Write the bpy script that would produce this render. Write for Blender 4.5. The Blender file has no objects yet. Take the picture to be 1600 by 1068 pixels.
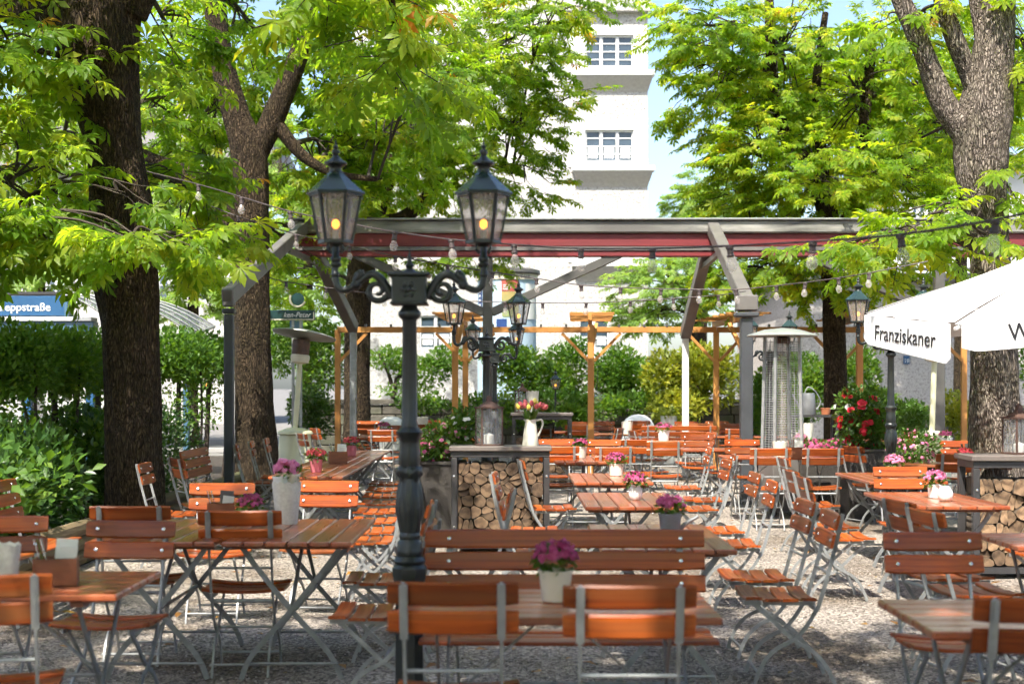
import bpy, bmesh, math, random
import numpy as np
from mathutils import Vector, Matrix, Euler
R = math.radians
rng = random.Random(7)
nrg = np.random.default_rng(11)

# ------------------------------------------------------------------ camera, sky, sun, exposure
scene = bpy.context.scene
F = 2222.0          # focal length in pixels of the 1600 px wide photograph
CZ = 1.55           # eye height
HY = 605.0          # horizon row
cam_d = bpy.data.cameras.new('camera'); cam = bpy.data.objects.new('camera', cam_d)
scene.collection.objects.link(cam); scene.camera = cam
cam.location = (0, 0, CZ); cam.rotation_euler = (R(90), 0, 0)
cam_d.sensor_width = 36.0; cam_d.lens = 36.0 * F / 1600.0
cam_d.shift_y = (HY - 534.0) / 1600.0
cam_d.clip_end = 2000.0; cam_d.clip_start = 0.05
cam_d.dof.use_dof = True; cam_d.dof.focus_distance = 13.5; cam_d.dof.aperture_fstop = 2.8

SUN = Vector((-0.30, -0.72, 1.12)).normalized()      # direction towards the sun
elev = math.asin(SUN.z); azim = math.atan2(SUN.x, SUN.y)
world = bpy.data.worlds.new('World'); scene.world = world; world.use_nodes = True
wn = world.node_tree.nodes; wl = world.node_tree.links
sky = wn.new('ShaderNodeTexSky'); sky.sky_type = 'NISHITA'; sky.sun_disc = False
sky.sun_elevation = elev; sky.sun_rotation = azim; sky.altitude = 520; sky.air_density = 1.0; sky.dust_density = 3.5; sky.ozone_density = 1.0
wl.new(sky.outputs[0], wn['Background'].inputs[0]); wn['Background'].inputs[1].default_value = 0.135
sun_d = bpy.data.lights.new('sun', 'SUN'); sun_d.energy = 5.0; sun_d.angle = R(0.53); sun_d.color = (1.0, 0.95, 0.86)
sun = bpy.data.objects.new('sun', sun_d); scene.collection.objects.link(sun)
sun.rotation_euler = SUN.to_track_quat('Z', 'Y').to_euler(); sun.location = (-10, -25, 40)
vs = scene.view_settings; vs.view_transform = 'Standard'; vs.look = 'None'; vs.exposure = 1.3; vs.gamma = 1.0; vs.use_curve_mapping = False
scene.cycles.use_denoising = True; scene.cycles.use_adaptive_sampling = True; scene.cycles.adaptive_threshold = 0.05; scene.cycles.adaptive_min_samples = 12
scene.cycles.max_bounces = 7; scene.cycles.diffuse_bounces = 4; scene.cycles.glossy_bounces = 3
scene.cycles.transmission_bounces = 6; scene.cycles.transparent_max_bounces = 12
scene.cycles.caustics_reflective = False; scene.cycles.caustics_refractive = False
scene.cycles.sample_clamp_indirect = 6.0

# ------------------------------------------------------------------ helpers
COL = scene.collection
def P(px, py, D): return Vector(((px - 800.0) * D / F, D, CZ - (py - HY) * D / F))
def XP(px, D): return (px - 800.0) * D / F

def link(name, data, parent=None, loc=(0, 0, 0), rot=(0, 0, 0), scale=None):
    o = bpy.data.objects.new(name, data); COL.objects.link(o)
    o.parent = parent; o.location = loc; o.rotation_euler = rot
    if scale is not None: o.scale = scale
    return o
def tag(o, label=None, cat=None, group=None, kind=None):
    if label: o['label'] = label
    if cat: o['category'] = cat
    if group: o['group'] = group
    if kind: o['kind'] = kind
    return o
def thing(name, label, cat, loc=(0, 0, 0), rz=0.0, group=None):
    o = link(name, None, None, loc, (0, 0, rz)); o.empty_display_size = 0.1
    return tag(o, label, cat, group)

def catmull(pts, n=6):
    P_ = [Vector(p) for p in pts]; out = []
    for i in range(len(P_) - 1):
        p0 = P_[max(i - 1, 0)]; p1 = P_[i]; p2 = P_[i + 1]; p3 = P_[min(i + 2, len(P_) - 1)]
        for k in range(n):
            t = k / n
            out.append(0.5 * ((2 * p1) + (p2 - p0) * t + (2 * p0 - 5 * p1 + 4 * p2 - p3) * t * t + (3 * p1 - p0 - 3 * p2 + p3) * t ** 3))
    out.append(P_[-1]); return out

class MB:
    def __init__(s): s.v = []; s.f = []; s.m = []
    def add(s, vs_, fs, mi=0):
        o = len(s.v); s.v += [tuple(v) for v in vs_]
        for f in fs: s.f.append([i + o for i in f]); s.m.append(mi)
        return s
    def box(s, c, d, rot=None, ch=0.0, mi=0):
        hx, hy, hz = d[0] / 2, d[1] / 2, d[2] / 2; c = Vector(c)
        if ch <= 0:
            vs_ = [Vector((x, y, z)) for x in (-hx, hx) for y in (-hy, hy) for z in (-hz, hz)]
            fs = [(0, 1, 3, 2), (4, 6, 7, 5), (0, 4, 5, 1), (2, 3, 7, 6), (0, 2, 6, 4), (1, 5, 7, 3)]
        else:
            bm = bmesh.new(); bmesh.ops.create_cube(bm, size=1.0)
            for v in bm.verts: v.co = Vector((v.co.x * d[0], v.co.y * d[1], v.co.z * d[2]))
            bmesh.ops.bevel(bm, geom=bm.edges[:], offset=ch, segments=1, affect='EDGES')
            bm.verts.index_update()
            vs_ = [v.co.copy() for v in bm.verts]; fs = [[v.index for v in f.verts] for f in bm.faces]; bm.free()
        if rot is not None:
            if not isinstance(rot, Matrix): rot = Euler(rot).to_matrix()
            vs_ = [rot @ v for v in vs_]
        return s.add([v + c for v in vs_], fs, mi)
    def bar(s, a, b, w, t, up=(0, 0, 1), ch=0.0, mi=0):
        a = Vector(a); b = Vector(b); d = b - a; L = d.length; y = d.normalized(); up = Vector(up)
        x = y.cross(up)
        if x.length < 1e-4: x = y.cross(Vector((1, 0, 0)))
        x.normalize(); z = x.cross(y)
        m = Matrix((x, y, z)).transposed()
        return s.box((a + b) / 2, (w, L, t), m, ch, mi)
    def tube(s, pts, rad, seg=8, caps=True, mi=0, noise=None):
        pts = [Vector(p) for p in pts]; n = len(pts)
        rads = rad if isinstance(rad, (list, tuple)) else [rad] * n
        t = (pts[1] - pts[0]).normalized()
        u = t.cross(Vector((0, 0, 1)))
        if u.length < 1e-3: u = t.cross(Vector((1, 0, 0)))
        u.normalize(); vs_ = []
        for i, p in enumerate(pts):
            tt = (pts[min(i + 1, n - 1)] - pts[max(i - 1, 0)])
            if tt.length > 1e-9: tt.normalize()
            else: tt = t
            u = (u - tt * u.dot(tt)); u.normalize(); w = tt.cross(u)
            for k in range(seg):
                a = 2 * math.pi * k / seg; r = rads[i] * (noise(a, i) if noise else 1.0)
                vs_.append(p + u * (math.cos(a) * r) + w * (math.sin(a) * r))
        fs = [(i * seg + k, i * seg + (k + 1) % seg, (i + 1) * seg + (k + 1) % seg, (i + 1) * seg + k) for i in range(n - 1) for k in range(seg)]
        if caps: fs += [list(range(seg))[::-1], [(n - 1) * seg + k for k in range(seg)]]
        return s.add(vs_, fs, mi)
    def lathe(s, prof, seg=16, c=(0, 0, 0), mod=None, caps=True, mi=0, rot0=0.0):
        c = Vector(c); vs_ = []
        for r, z in prof:
            for k in range(seg):
                a = 2 * math.pi * k / seg + rot0; rr = r * (mod(a, z) if mod else 1.0)
                vs_.append(c + Vector((math.cos(a) * rr, math.sin(a) * rr, z)))
        n = len(prof)
        fs = [(i * seg + k, i * seg + (k + 1) % seg, (i + 1) * seg + (k + 1) % seg, (i + 1) * seg + k) for i in range(n - 1) for k in range(seg)]
        if caps: fs += [list(range(seg))[::-1], [(n - 1) * seg + k for k in range(seg)]]
        return s.add(vs_, fs, mi)
    def flat(s, pts2, w, t, x0=0.0, axis='x', n=5, mi=0, smooth=True):
        """flat steel bar swept along a path in the (y,z) plane at x = x0; w in plane, t across"""
        pts = catmull([(0, p[0], p[1]) for p in pts2], n) if smooth else [Vector((0, p[0], p[1])) for p in pts2]
        vs_ = []; N = len(pts)
        for i, p in enumerate(pts):
            tt = (pts[min(i + 1, N - 1)] - pts[max(i - 1, 0)]).normalized()
            nn = Vector((0, -tt.z, tt.y))
            for sx, sn in ((-1, -1), (1, -1), (1, 1), (-1, 1)):
                q = p + nn * (w / 2 * sn); vs_.append((x0 + sx * t / 2, q.y, q.z))
        fs = [(i * 4 + k, i * 4 + (k + 1) % 4, (i + 1) * 4 + (k + 1) % 4, (i + 1) * 4 + k) for i in range(N - 1) for k in range(4)]
        fs += [(3, 2, 1, 0), tuple((N - 1) * 4 + k for k in range(4))]
        return s.add(vs_, fs, mi)
    def ball(s, c, r, sub=1, mi=0, sq=(1, 1, 1), jit=0.0):
        bm = bmesh.new(); bmesh.ops.create_icosphere(bm, subdivisions=sub, radius=r); bm.verts.index_update()
        vs_ = [Vector((v.co.x * sq[0], v.co.y * sq[1], v.co.z * sq[2])) * (1 + rng.uniform(-jit, jit)) + Vector(c) for v in bm.verts]
        fs = [[v.index for v in f.verts] for f in bm.faces]; bm.free()
        return s.add(vs_, fs, mi)
    def mesh(s, name, mats, smooth=True, ang=35):
        me = bpy.data.meshes.new(name); me.from_pydata(s.v, [], s.f)
        for m in (mats if isinstance(mats, (list, tuple)) else [mats]): me.materials.append(m)
        if any(s.m): me.polygons.foreach_set('material_index', s.m)
        bm = bmesh.new(); bm.from_mesh(me); bmesh.ops.recalc_face_normals(bm, faces=bm.faces[:]); bm.to_mesh(me); bm.free()
        if smooth:
            me.polygons.foreach_set('use_smooth', [True] * len(me.polygons)); me.set_sharp_from_angle(angle=R(ang))
        me.update(); return me
    def build(s, name, mats, parent=None, loc=(0, 0, 0), rot=(0, 0, 0), smooth=True, ang=35):
        return link(name, s.mesh(name, mats, smooth, ang), parent, loc, rot)

def np_mesh(name, V, T, mat, smooth=False):
    me = bpy.data.meshes.new(name); nv, nt = len(V), len(T)
    me.vertices.add(nv); me.vertices.foreach_set('co', np.ascontiguousarray(V, dtype=np.float32).ravel())
    me.loops.add(nt * 3); me.loops.foreach_set('vertex_index', np.ascontiguousarray(T, dtype=np.int32).ravel())
    me.polygons.add(nt); me.polygons.foreach_set('loop_start', np.arange(0, nt * 3, 3, dtype=np.int32))
    me.polygons.foreach_set('loop_total', np.full(nt, 3, dtype=np.int32))
    if smooth: me.polygons.foreach_set('use_smooth', np.ones(nt, dtype=bool))
    me.materials.append(mat); me.update(calc_edges=True); return me

class Proto:
    """a thing with parts and sub-parts kept as mesh data, stamped out as separate objects"""
    def __init__(s): s.parts = []
    def add(s, name, mesh, parent=-1, loc=(0, 0, 0), rot=(0, 0, 0)):
        s.parts.append((name, mesh, parent, loc, rot)); return len(s.parts) - 1
    def place(s, root):
        made = []
        for name, me, pa, loc, rot in s.parts:
            made.append(link(name, me, root if pa < 0 else made[pa], loc, rot))
        return made

# ------------------------------------------------------------------ materials
def nodes(name):
    m = bpy.data.materials.new(name); m.use_nodes = True
    nt = m.node_tree; b = nt.nodes['Principled BSDF']; return m, nt, b
def ramp(nt, stops):
    r = nt.nodes.new('ShaderNodeValToRGB'); e = r.color_ramp.elements
    while len(e) < len(stops): e.new(0.5)
    for i, (p, c) in enumerate(stops): e[i].position = p; e[i].color = (*c, 1)
    return r
def pm(name, c1, c2=None, scale=8.0, rough=0.5, bump=0.0, bscale=None, metal=0.0, coat=0.0, stretch=(1, 1, 1), rand=0.0, detail=5, rvar=0.0, bdist=0.01, spec=0.5, dirt=None):
    m, nt, b = nodes(name); L = nt.links
    tc = nt.nodes.new('ShaderNodeTexCoord'); mp = nt.nodes.new('ShaderNodeMapping'); mp.inputs['Scale'].default_value = stretch
    L.new(tc.outputs['Object'], mp.inputs[0])
    oi = nt.nodes.new('ShaderNodeObjectInfo')
    off = nt.nodes.new('ShaderNodeVectorMath'); off.operation = 'ADD'
    mul = nt.nodes.new('ShaderNodeMath'); mul.operation = 'MULTIPLY'; mul.inputs[1].default_value = 37.0
    L.new(oi.outputs['Random'], mul.inputs[0]); L.new(mp.outputs[0], off.inputs[0]); L.new(mul.outputs[0], off.inputs[1])
    nz = nt.nodes.new('ShaderNodeTexNoise'); nz.inputs['Scale'].default_value = scale; nz.inputs['Detail'].default_value = detail; nz.inputs['Roughness'].default_value = 0.6
    L.new(off.outputs[0], nz.inputs['Vector'])
    c2 = c2 or tuple(x * 0.7 for x in c1)
    r = ramp(nt, [(0.3, c1), (0.7, c2)]); L.new(nz.outputs[0], r.inputs[0]); col = r.outputs[0]
    if dirt:
        n2 = nt.nodes.new('ShaderNodeTexNoise'); n2.inputs['Scale'].default_value = scale * 0.23; n2.inputs['Detail'].default_value = 4
        L.new(off.outputs[0], n2.inputs['Vector'])
        r2 = ramp(nt, [(0.48, (0, 0, 0)), (0.7, (1, 1, 1))]); L.new(n2.outputs[0], r2.inputs[0])
        mx = nt.nodes.new('ShaderNodeMix'); mx.data_type = 'RGBA'
        L.new(r2.outputs[0], mx.inputs[0]); L.new(col, mx.inputs[6]); mx.inputs[7].default_value = (*dirt, 1); col = mx.outputs[2]
    if rand > 0:
        hs = nt.nodes.new('ShaderNodeHueSaturation'); mr = nt.nodes.new('ShaderNodeMapRange')
        mr.inputs[3].default_value = 1 - rand; mr.inputs[4].default_value = 1 + rand
        L.new(oi.outputs['Random'], mr.inputs[0]); L.new(mr.outputs[0], hs.inputs['Value']); L.new(col, hs.inputs['Color']); col = hs.outputs[0]
    L.new(col, b.inputs['Base Color'])
    b.inputs['Roughness'].default_value = rough; b.inputs['Metallic'].default_value = metal
    b.inputs['Specular IOR Level'].default_value = spec
    if rvar > 0:
        mr2 = nt.nodes.new('ShaderNodeMapRange'); mr2.inputs[3].default_value = max(0.03, rough - rvar); mr2.inputs[4].default_value = min(1, rough + rvar)
        L.new(nz.outputs[0], mr2.inputs[0]); L.new(mr2.outputs[0], b.inputs['Roughness'])
    if coat > 0:
        b.inputs['Coat Weight'].default_value = coat; b.inputs['Coat Roughness'].default_value = 0.14
    if bump > 0:
        bp = nt.nodes.new('ShaderNodeBump'); bp.inputs['Strength'].default_value = bump; bp.inputs['Distance'].default_value = bdist
        if bscale:
            n3 = nt.nodes.new('ShaderNodeTexNoise'); n3.inputs['Scale'].default_value = bscale; n3.inputs['Detail'].default_value = 6
            L.new(off.outputs[0], n3.inputs['Vector']); L.new(n3.outputs[0], bp.inputs['Height'])
        else: L.new(nz.outputs[0], bp.inputs['Height'])
        L.new(bp.outputs[0], b.inputs['Normal'])
    return m

M = {}
M['slat'] = pm('varnished_slat', (0.38, 0.078, 0.009), (0.15, 0.023, 0.004), scale=9, rough=0.38, spec=0.3, stretch=(0.16, 7, 7), rand=0.42, bump=0.12, bscale=30, coat=0.12, rvar=0.1, bdist=0.004, dirt=(0.25, 0.078, 0.022))
M['slatv'] = M['slat']
M['top'] = pm('varnished_tabletop', (0.36, 0.085, 0.026), (0.22, 0.046, 0.014), scale=9, rough=0.3, stretch=(0.14, 6, 6), rand=0.3, bump=0.1, bscale=24, coat=0.4, rvar=0.1, bdist=0.004, dirt=(0.26, 0.10, 0.05))
M['steel'] = pm('galvanised_steel', (0.34, 0.345, 0.34), (0.22, 0.225, 0.22), scale=14, rough=0.45, metal=0.4, rand=0.12, rvar=0.1)
M['bolt'] = pm('bolt_metal', (0.7, 0.7, 0.7), (0.5, 0.5, 0.5), scale=30, rough=0.25, metal=0.9)
M['iron'] = pm('dark_cast_iron', (0.015, 0.019, 0.018), (0.009, 0.012, 0.012), scale=20, rough=0.34, bump=0.25, bscale=60, bdist=0.003, rvar=0.12, dirt=(0.026, 0.03, 0.027))
M['beam'] = pm('grey_painted_steel', (0.145, 0.133, 0.122), (0.10, 0.092, 0.085), scale=3, rough=0.45, bump=0.05, rvar=0.1)
M['dbeam'] = pm('dark_grey_painted_steel', (0.085, 0.08, 0.07), (0.06, 0.057, 0.05), scale=3, rough=0.45, rvar=0.1)
M['red'] = pm('dark_red_painted_beam', (0.19, 0.022, 0.024), (0.12, 0.014, 0.016), scale=3, rough=0.5, rvar=0.1, stretch=(.3, 1, 3), dirt=(0.13, 0.03, 0.028))
M['gutter'] = pm('weathered_gutter', (0.34, 0.33, 0.29), (0.07, 0.07, 0.06), scale=2.2, rough=0.5, stretch=(0.6, 2, 4), bump=0.2, bscale=40, dirt=(0.1, 0.095, 0.085))
M['timber'] = pm('honey_timber', (0.50, 0.235, 0.055), (0.36, 0.15, 0.034), scale=3, rough=0.55, stretch=(1, 1, 0.3), rand=0.12, bump=0.15, bscale=25)
M['plaster'] = None
M['white'] = pm('white_paint', (0.66, 0.66, 0.64), (0.60, 0.60, 0.58), scale=4, rough=0.5)
M['fabric'] = pm('white_canvas', (0.80, 0.80, 0.79), (0.74, 0.74, 0.73), scale=3, rough=0.85, bump=0.12, bscale=12, bdist=0.02)
M['ink'] = pm('black_lettering', (0.02, 0.018, 0.02), rough=0.6)
M['cream'] = pm('cream_enamel', (0.62, 0.60, 0.40), (0.54, 0.52, 0.34), scale=4, rough=0.35, rvar=0.1)
M['heatdisc'] = pm('grey_heater_disc', (0.34, 0.36, 0.33), (0.27, 0.285, 0.265), scale=6, rough=0.38, metal=0.35)
M['post'] = pm('slate_painted_steel', (0.06, 0.064, 0.07), (0.04, 0.043, 0.048), scale=3, rough=0.42, rvar=0.1)
M['jug'] = pm('cream_enamel_jug', (0.58, 0.55, 0.45), (0.52, 0.49, 0.40), scale=6, rough=0.3)
M['rust'] = pm('burnt_steel', (0.16, 0.09, 0.06), (0.07, 0.045, 0.035), scale=12, rough=0.6, metal=0.3)
M['wicker'] = None
M['pink'] = pm('pink_pot', (0.55, 0.17, 0.20), (0.48, 0.14, 0.17), scale=8, rough=0.4)
M['creampot'] = pm('cream_pot', (0.66, 0.60, 0.46), (0.58, 0.52, 0.38), scale=10, rough=0.4)
M['whitepot'] = pm('white_ceramic', (0.75, 0.74, 0.70), (0.68, 0.67, 0.62), scale=10, rough=0.25)
M['zinc'] = pm('zinc', (0.28, 0.285, 0.29), (0.19, 0.195, 0.20), scale=9, rough=0.45, metal=0.5)
M['lace'] = pm('pale_lace_metal', (0.66, 0.63, 0.54), (0.50, 0.47, 0.39), scale=55, rough=0.6, bump=0.5, bscale=70, bdist=0.004)
M['terracotta'] = pm('terracotta', (0.45, 0.16, 0.07), (0.36, 0.12, 0.05), scale=12, rough=0.8)
M['boxwood'] = pm('dark_wood_box', (0.22, 0.075, 0.03), (0.13, 0.042, 0.018), scale=6, rough=0.5, stretch=(1, 1, 5), rand=0.1)
M['paper'] = pm('paper', (0.72, 0.70, 0.62), (0.62, 0.60, 0.53), scale=6, rough=0.8)
M['darkcard'] = pm('dark_card', (0.10, 0.08, 0.07), (0.06, 0.05, 0.045), scale=6, rough=0.6)
M['dkmetal'] = pm('black_steel', (0.045, 0.042, 0.042), (0.028, 0.027, 0.027), scale=6, rough=0.4, rvar=0.1)
M['racktop'] = pm('brown_grey_rack_top', (0.16, 0.13, 0.11), (0.10, 0.085, 0.075), scale=6, rough=0.5)
M['rusty'] = pm('rusty_lantern_frame', (0.10, 0.052, 0.035), (0.06, 0.03, 0.022), scale=18, rough=0.7)
M['candle'] = pm('candle_wax', (0.78, 0.76, 0.68), rough=0.5)
M['blue'] = pm('blue_enamel', (0.018, 0.085, 0.19), (0.015, 0.07, 0.16), scale=2, rough=0.35)
M['dblue'] = pm('deep_blue_enamel', (0.02, 0.055, 0.19), rough=0.4)
M['slateblue'] = pm('blue_grey_enamel', (0.06, 0.13, 0.19), (0.05, 0.11, 0.16), scale=2, rough=0.35)
M['signgreen'] = pm('dark_green_sign', (0.008, 0.04, 0.038), rough=0.4)
M['stonewall'] = pm('old_grey_stone', (0.13, 0.115, 0.09), (0.06, 0.055, 0.045), scale=4, rough=0.9, bump=0.6, bscale=9, bdist=0.04, dirt=(0.055, 0.07, 0.03), rand=0.25)
M['soil'] = pm('dark_soil', (0.045, 0.033, 0.022), (0.025, 0.019, 0.013), scale=5, rough=1.0, bump=0.6, bscale=20, bdist=0.04)
M['roof'] = pm('grey_roof', (0.16, 0.15, 0.14), (0.11, 0.105, 0.10), scale=5, rough=0.7)
M['kerb'] = pm('granite_kerb', (0.32, 0.31, 0.29), (0.24, 0.23, 0.22), scale=20, rough=0.8)
M['asphalt'] = pm('asphalt', (0.07, 0.07, 0.07), (0.05, 0.05, 0.05), scale=30, rough=0.9, bump=0.2)
M['paving'] = pm('pale_paving', (0.17, 0.16, 0.15), (0.13, 0.125, 0.115), scale=6, rough=0.9)
M['poster_pale'] = pm('pale_blue_poster', (0.34, 0.46, 0.55), (0.42, 0.52, 0.58), scale=5, rough=0.6)
M['poster_red'] = pm('red_poster', (0.34, 0.075, 0.05), rough=0.6)
M['poster_gold'] = pm('gold_poster', (0.36, 0.24, 0.07), (0.24, 0.24, 0.09), scale=5, rough=0.6)
M['poster_green'] = pm('green_landscape_poster', (0.16, 0.24, 0.09), (0.30, 0.26, 0.12), scale=4, rough=0.6)
M['curtain'] = pm('white_curtain', (0.72, 0.72, 0.70), (0.5, 0.5, 0.5), scale=8, rough=0.9, stretch=(6, 1, 0.6))
M['rubber'] = pm('black_rubber', (0.02, 0.02, 0.02), rough=0.8)
M['carpaint'] = pm('blue_grey_car_paint', (0.10, 0.15, 0.22), rough=0.3, coat=0.8)

def wood_end(name='split_wood_end', k=1.0):
    m, nt, b = nodes(name); L = nt.links
    tc = nt.nodes.new('ShaderNodeTexCoord'); oi = nt.nodes.new('ShaderNodeObjectInfo')
    sep = nt.nodes.new('ShaderNodeVectorMath'); sep.operation = 'MULTIPLY'; sep.inputs[1].default_value = (1, 0.08, 1)
    L.new(tc.outputs['Object'], sep.inputs[0])
    wv = nt.nodes.new('ShaderNodeTexWave'); wv.wave_type = 'RINGS'; wv.rings_direction = 'Y'; wv.inputs['Scale'].default_value = 34; wv.inputs['Distortion'].default_value = 3.5; wv.inputs['Detail'].default_value = 3
    L.new(sep.outputs[0], wv.inputs[0])
    nz = nt.nodes.new('ShaderNodeTexNoise'); nz.inputs['Scale'].default_value = 16; nz.inputs['Detail'].default_value = 6
    L.new(tc.outputs['Object'], nz.inputs[0])
    r1 = ramp(nt, [(0.2, (0.19 * k, 0.11 * k, 0.056 * k)), (0.8, (0.40 * k, 0.26 * k, 0.15 * k))]); L.new(wv.outputs[0], r1.inputs[0])
    r2 = ramp(nt, [(0.38, (0.12, 0.08, 0.05)), (0.58, (1, 1, 1))]); L.new(nz.outputs[0], r2.inputs[0])
    mx = nt.nodes.new('ShaderNodeMix'); mx.data_type = 'RGBA'; mx.blend_type = 'MULTIPLY'; mx.inputs[0].default_value = 0.75
    L.new(r1.outputs[0], mx.inputs[6]); L.new(r2.outputs[0], mx.inputs[7])
    hs = nt.nodes.new('ShaderNodeHueSaturation'); mr = nt.nodes.new('ShaderNodeMapRange'); mr.inputs[3].default_value = 0.45; mr.inputs[4].default_value = 1.1
    L.new(oi.outputs['Random'], mr.inputs[0]); L.new(mr.outputs[0], hs.inputs['Value']); L.new(mx.outputs[2], hs.inputs['Color'])
    L.new(hs.outputs[0], b.inputs['Base Color']); b.inputs['Roughness'].default_value = 0.9
    bp = nt.nodes.new('ShaderNodeBump'); bp.inputs['Strength'].default_value = 0.5; bp.inputs['Distance'].default_value = 0.008
    L.new(nz.outputs[0], bp.inputs['Height']); L.new(bp.outputs[0], b.inputs['Normal'])
    return m
M['woodend'] = wood_end(); M['woodendshade'] = wood_end('shaded_wood_end', 0.6)  # second one is a darker copy, rack shade put into its wood colour
M['logbark'] = pm('log_bark', (0.12, 0.085, 0.055), (0.06, 0.042, 0.028), scale=14, rough=0.95, bump=0.6, bscale=20, bdist=0.02)
M['edging'] = pm('weathered_log', (0.20, 0.14, 0.07), (0.10, 0.075, 0.04), scale=5, rough=0.9, stretch=(4, 0.5, 4), bump=0.4, bscale=14, bdist=0.02, rand=0.2, dirt=(0.08, 0.085, 0.03))

def bark_mat(name, dark, light, sc=1.0):
    m, nt, b = nodes(name); L = nt.links
    tc = nt.nodes.new('ShaderNodeTexCoord'); mp = nt.nodes.new('ShaderNodeMapping'); mp.inputs['Scale'].default_value = (1, 1, 0.26)
    L.new(tc.outputs['Object'], mp.inputs[0])
    n0 = nt.nodes.new('ShaderNodeTexNoise'); n0.inputs['Scale'].default_value = 6 * sc; n0.inputs['Detail'].default_value = 3
    L.new(mp.outputs[0], n0.inputs[0])
    ad = nt.nodes.new('ShaderNodeMix'); ad.data_type = 'RGBA'; ad.inputs[0].default_value = 0.17
    L.new(mp.outputs[0], ad.inputs[6]); L.new(n0.outputs[1], ad.inputs[7])
    vo = nt.nodes.new('ShaderNodeTexVoronoi'); vo.feature = 'DISTANCE_TO_EDGE'; vo.inputs['Scale'].default_value = 54 * sc
    L.new(ad.outputs[2], vo.inputs['Vector'])
    n1 = nt.nodes.new('ShaderNodeTexNoise'); n1.inputs['Scale'].default_value = 45 * sc; n1.inputs['Detail'].default_value = 8; n1.inputs['Roughness'].default_value = 0.7
    L.new(mp.outputs[0], n1.inputs[0])
    n2 = nt.nodes.new('ShaderNodeTexNoise'); n2.inputs['Scale'].default_value = 2.2; n2.inputs['Detail'].default_value = 4
    L.new(tc.outputs['Object'], n2.inputs[0])
    rv = ramp(nt, [(0.0, (0.24, 0.22, 0.2)), (0.24, (1, 1, 1))]); L.new(vo.outputs['Distance'], rv.inputs[0])
    rc = ramp(nt, [(0.40, dark), (0.62, light)]); L.new(n1.outputs[0], rc.inputs[0])
    mx = nt.nodes.new('ShaderNodeMix'); mx.data_type = 'RGBA'; mx.blend_type = 'MULTIPLY'; mx.inputs[0].default_value = 0.85
    L.new(rc.outputs[0], mx.inputs[6]); L.new(rv.outputs[0], mx.inputs[7])
    r2 = ramp(nt, [(0.45, (1, 1, 1)), (0.75, (0.62, 0.72, 0.5))]); L.new(n2.outputs[0], r2.inputs[0])
    m2 = nt.nodes.new('ShaderNodeMix'); m2.data_type = 'RGBA'; m2.blend_type = 'MULTIPLY'; m2.inputs[0].default_value = 0.7
    L.new(mx.outputs[2], m2.inputs[6]); L.new(r2.outputs[0], m2.inputs[7])
    L.new(m2.outputs[2], b.inputs['Base Color']); b.inputs['Roughness'].default_value = 0.95; b.inputs['Specular IOR Level'].default_value = 0.2
    su = nt.nodes.new('ShaderNodeMath'); su.operation = 'MULTIPLY_ADD'; su.inputs[1].default_value = 0.6
    L.new(n1.outputs[0], su.inputs[0]); L.new(rv.outputs[0], su.inputs[2])
    bp = nt.nodes.new('ShaderNodeBump'); bp.inputs['Strength'].default_value = 1.0; bp.inputs['Distance'].default_value = 0.03
    L.new(su.outputs[0], bp.inputs['Height']); L.new(bp.outputs[0], b.inputs['Normal'])
    return m
M['bark'] = bark_mat('chestnut_bark', (0.038, 0.027, 0.017), (0.125, 0.086, 0.05))
M['barkpale'] = bark_mat('pale_chestnut_bark', (0.12, 0.095, 0.075), (0.40, 0.335, 0.275))
M['twig'] = pm('twig_bark', (0.05, 0.036, 0.024), (0.03, 0.022, 0.015), scale=20, rough=0.9)

def leaf_mat(name, stops, trans=0.45, tcol=(2.5, 2.25, 0.7), rough=0.45):
    m = bpy.data.materials.new(name); m.use_nodes = True; nt = m.node_tree; L = nt.links
    b = nt.nodes['Principled BSDF']; out = nt.nodes['Material Output']
    ge = nt.nodes.new('ShaderNodeNewGeometry'); oi = nt.nodes.new('ShaderNodeObjectInfo')
    ad = nt.nodes.new('ShaderNodeMath'); ad.operation = 'ADD'; L.new(ge.outputs['Random Per Island'], ad.inputs[0]); L.new(oi.outputs['Random'], ad.inputs[1])
    fr = nt.nodes.new('ShaderNodeMath'); fr.operation = 'FRACT'; L.new(ad.outputs[0], fr.inputs[0])
    tc = nt.nodes.new('ShaderNodeTexCoord')
    nz = nt.nodes.new('ShaderNodeTexNoise'); nz.inputs['Scale'].default_value = 1.1; nz.inputs['Detail'].default_value = 2; L.new(ge.outputs['Position'], nz.inputs[0])
    av = nt.nodes.new('ShaderNodeMath'); av.operation = 'MULTIPLY_ADD'; av.inputs[1].default_value = 0.55
    mr = nt.nodes.new('ShaderNodeMapRange'); mr.inputs[1].default_value = 0.35; mr.inputs[2].default_value = 0.65; mr.inputs[4].default_value = 0.45
    L.new(nz.outputs[0], mr.inputs[0]); L.new(fr.outputs[0], av.inputs[0]); L.new(mr.outputs[0], av.inputs[2])
    r = ramp(nt, stops); L.new(av.outputs[0], r.inputs[0])
    L.new(r.outputs[0], b.inputs['Base Color']); b.inputs['Roughness'].default_value = rough; b.inputs['Specular IOR Level'].default_value = 0.35
    tr = nt.nodes.new('ShaderNodeBsdfTranslucent')
    mu = nt.nodes.new('ShaderNodeMix'); mu.data_type = 'RGBA'; mu.blend_type = 'MULTIPLY'; mu.inputs[0].default_value = 1.0
    L.new(r.outputs[0], mu.inputs[6]); mu.inputs[7].default_value = (*tcol, 1); L.new(mu.outputs[2], tr.inputs[0])
    ms = nt.nodes.new('ShaderNodeMixShader'); ms.inputs[0].default_value = trans
    L.new(b.outputs[0], ms.inputs[1]); L.new(tr.outputs[0], ms.inputs[2]); L.new(ms.outputs[0], out.inputs[0])
    return m
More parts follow.
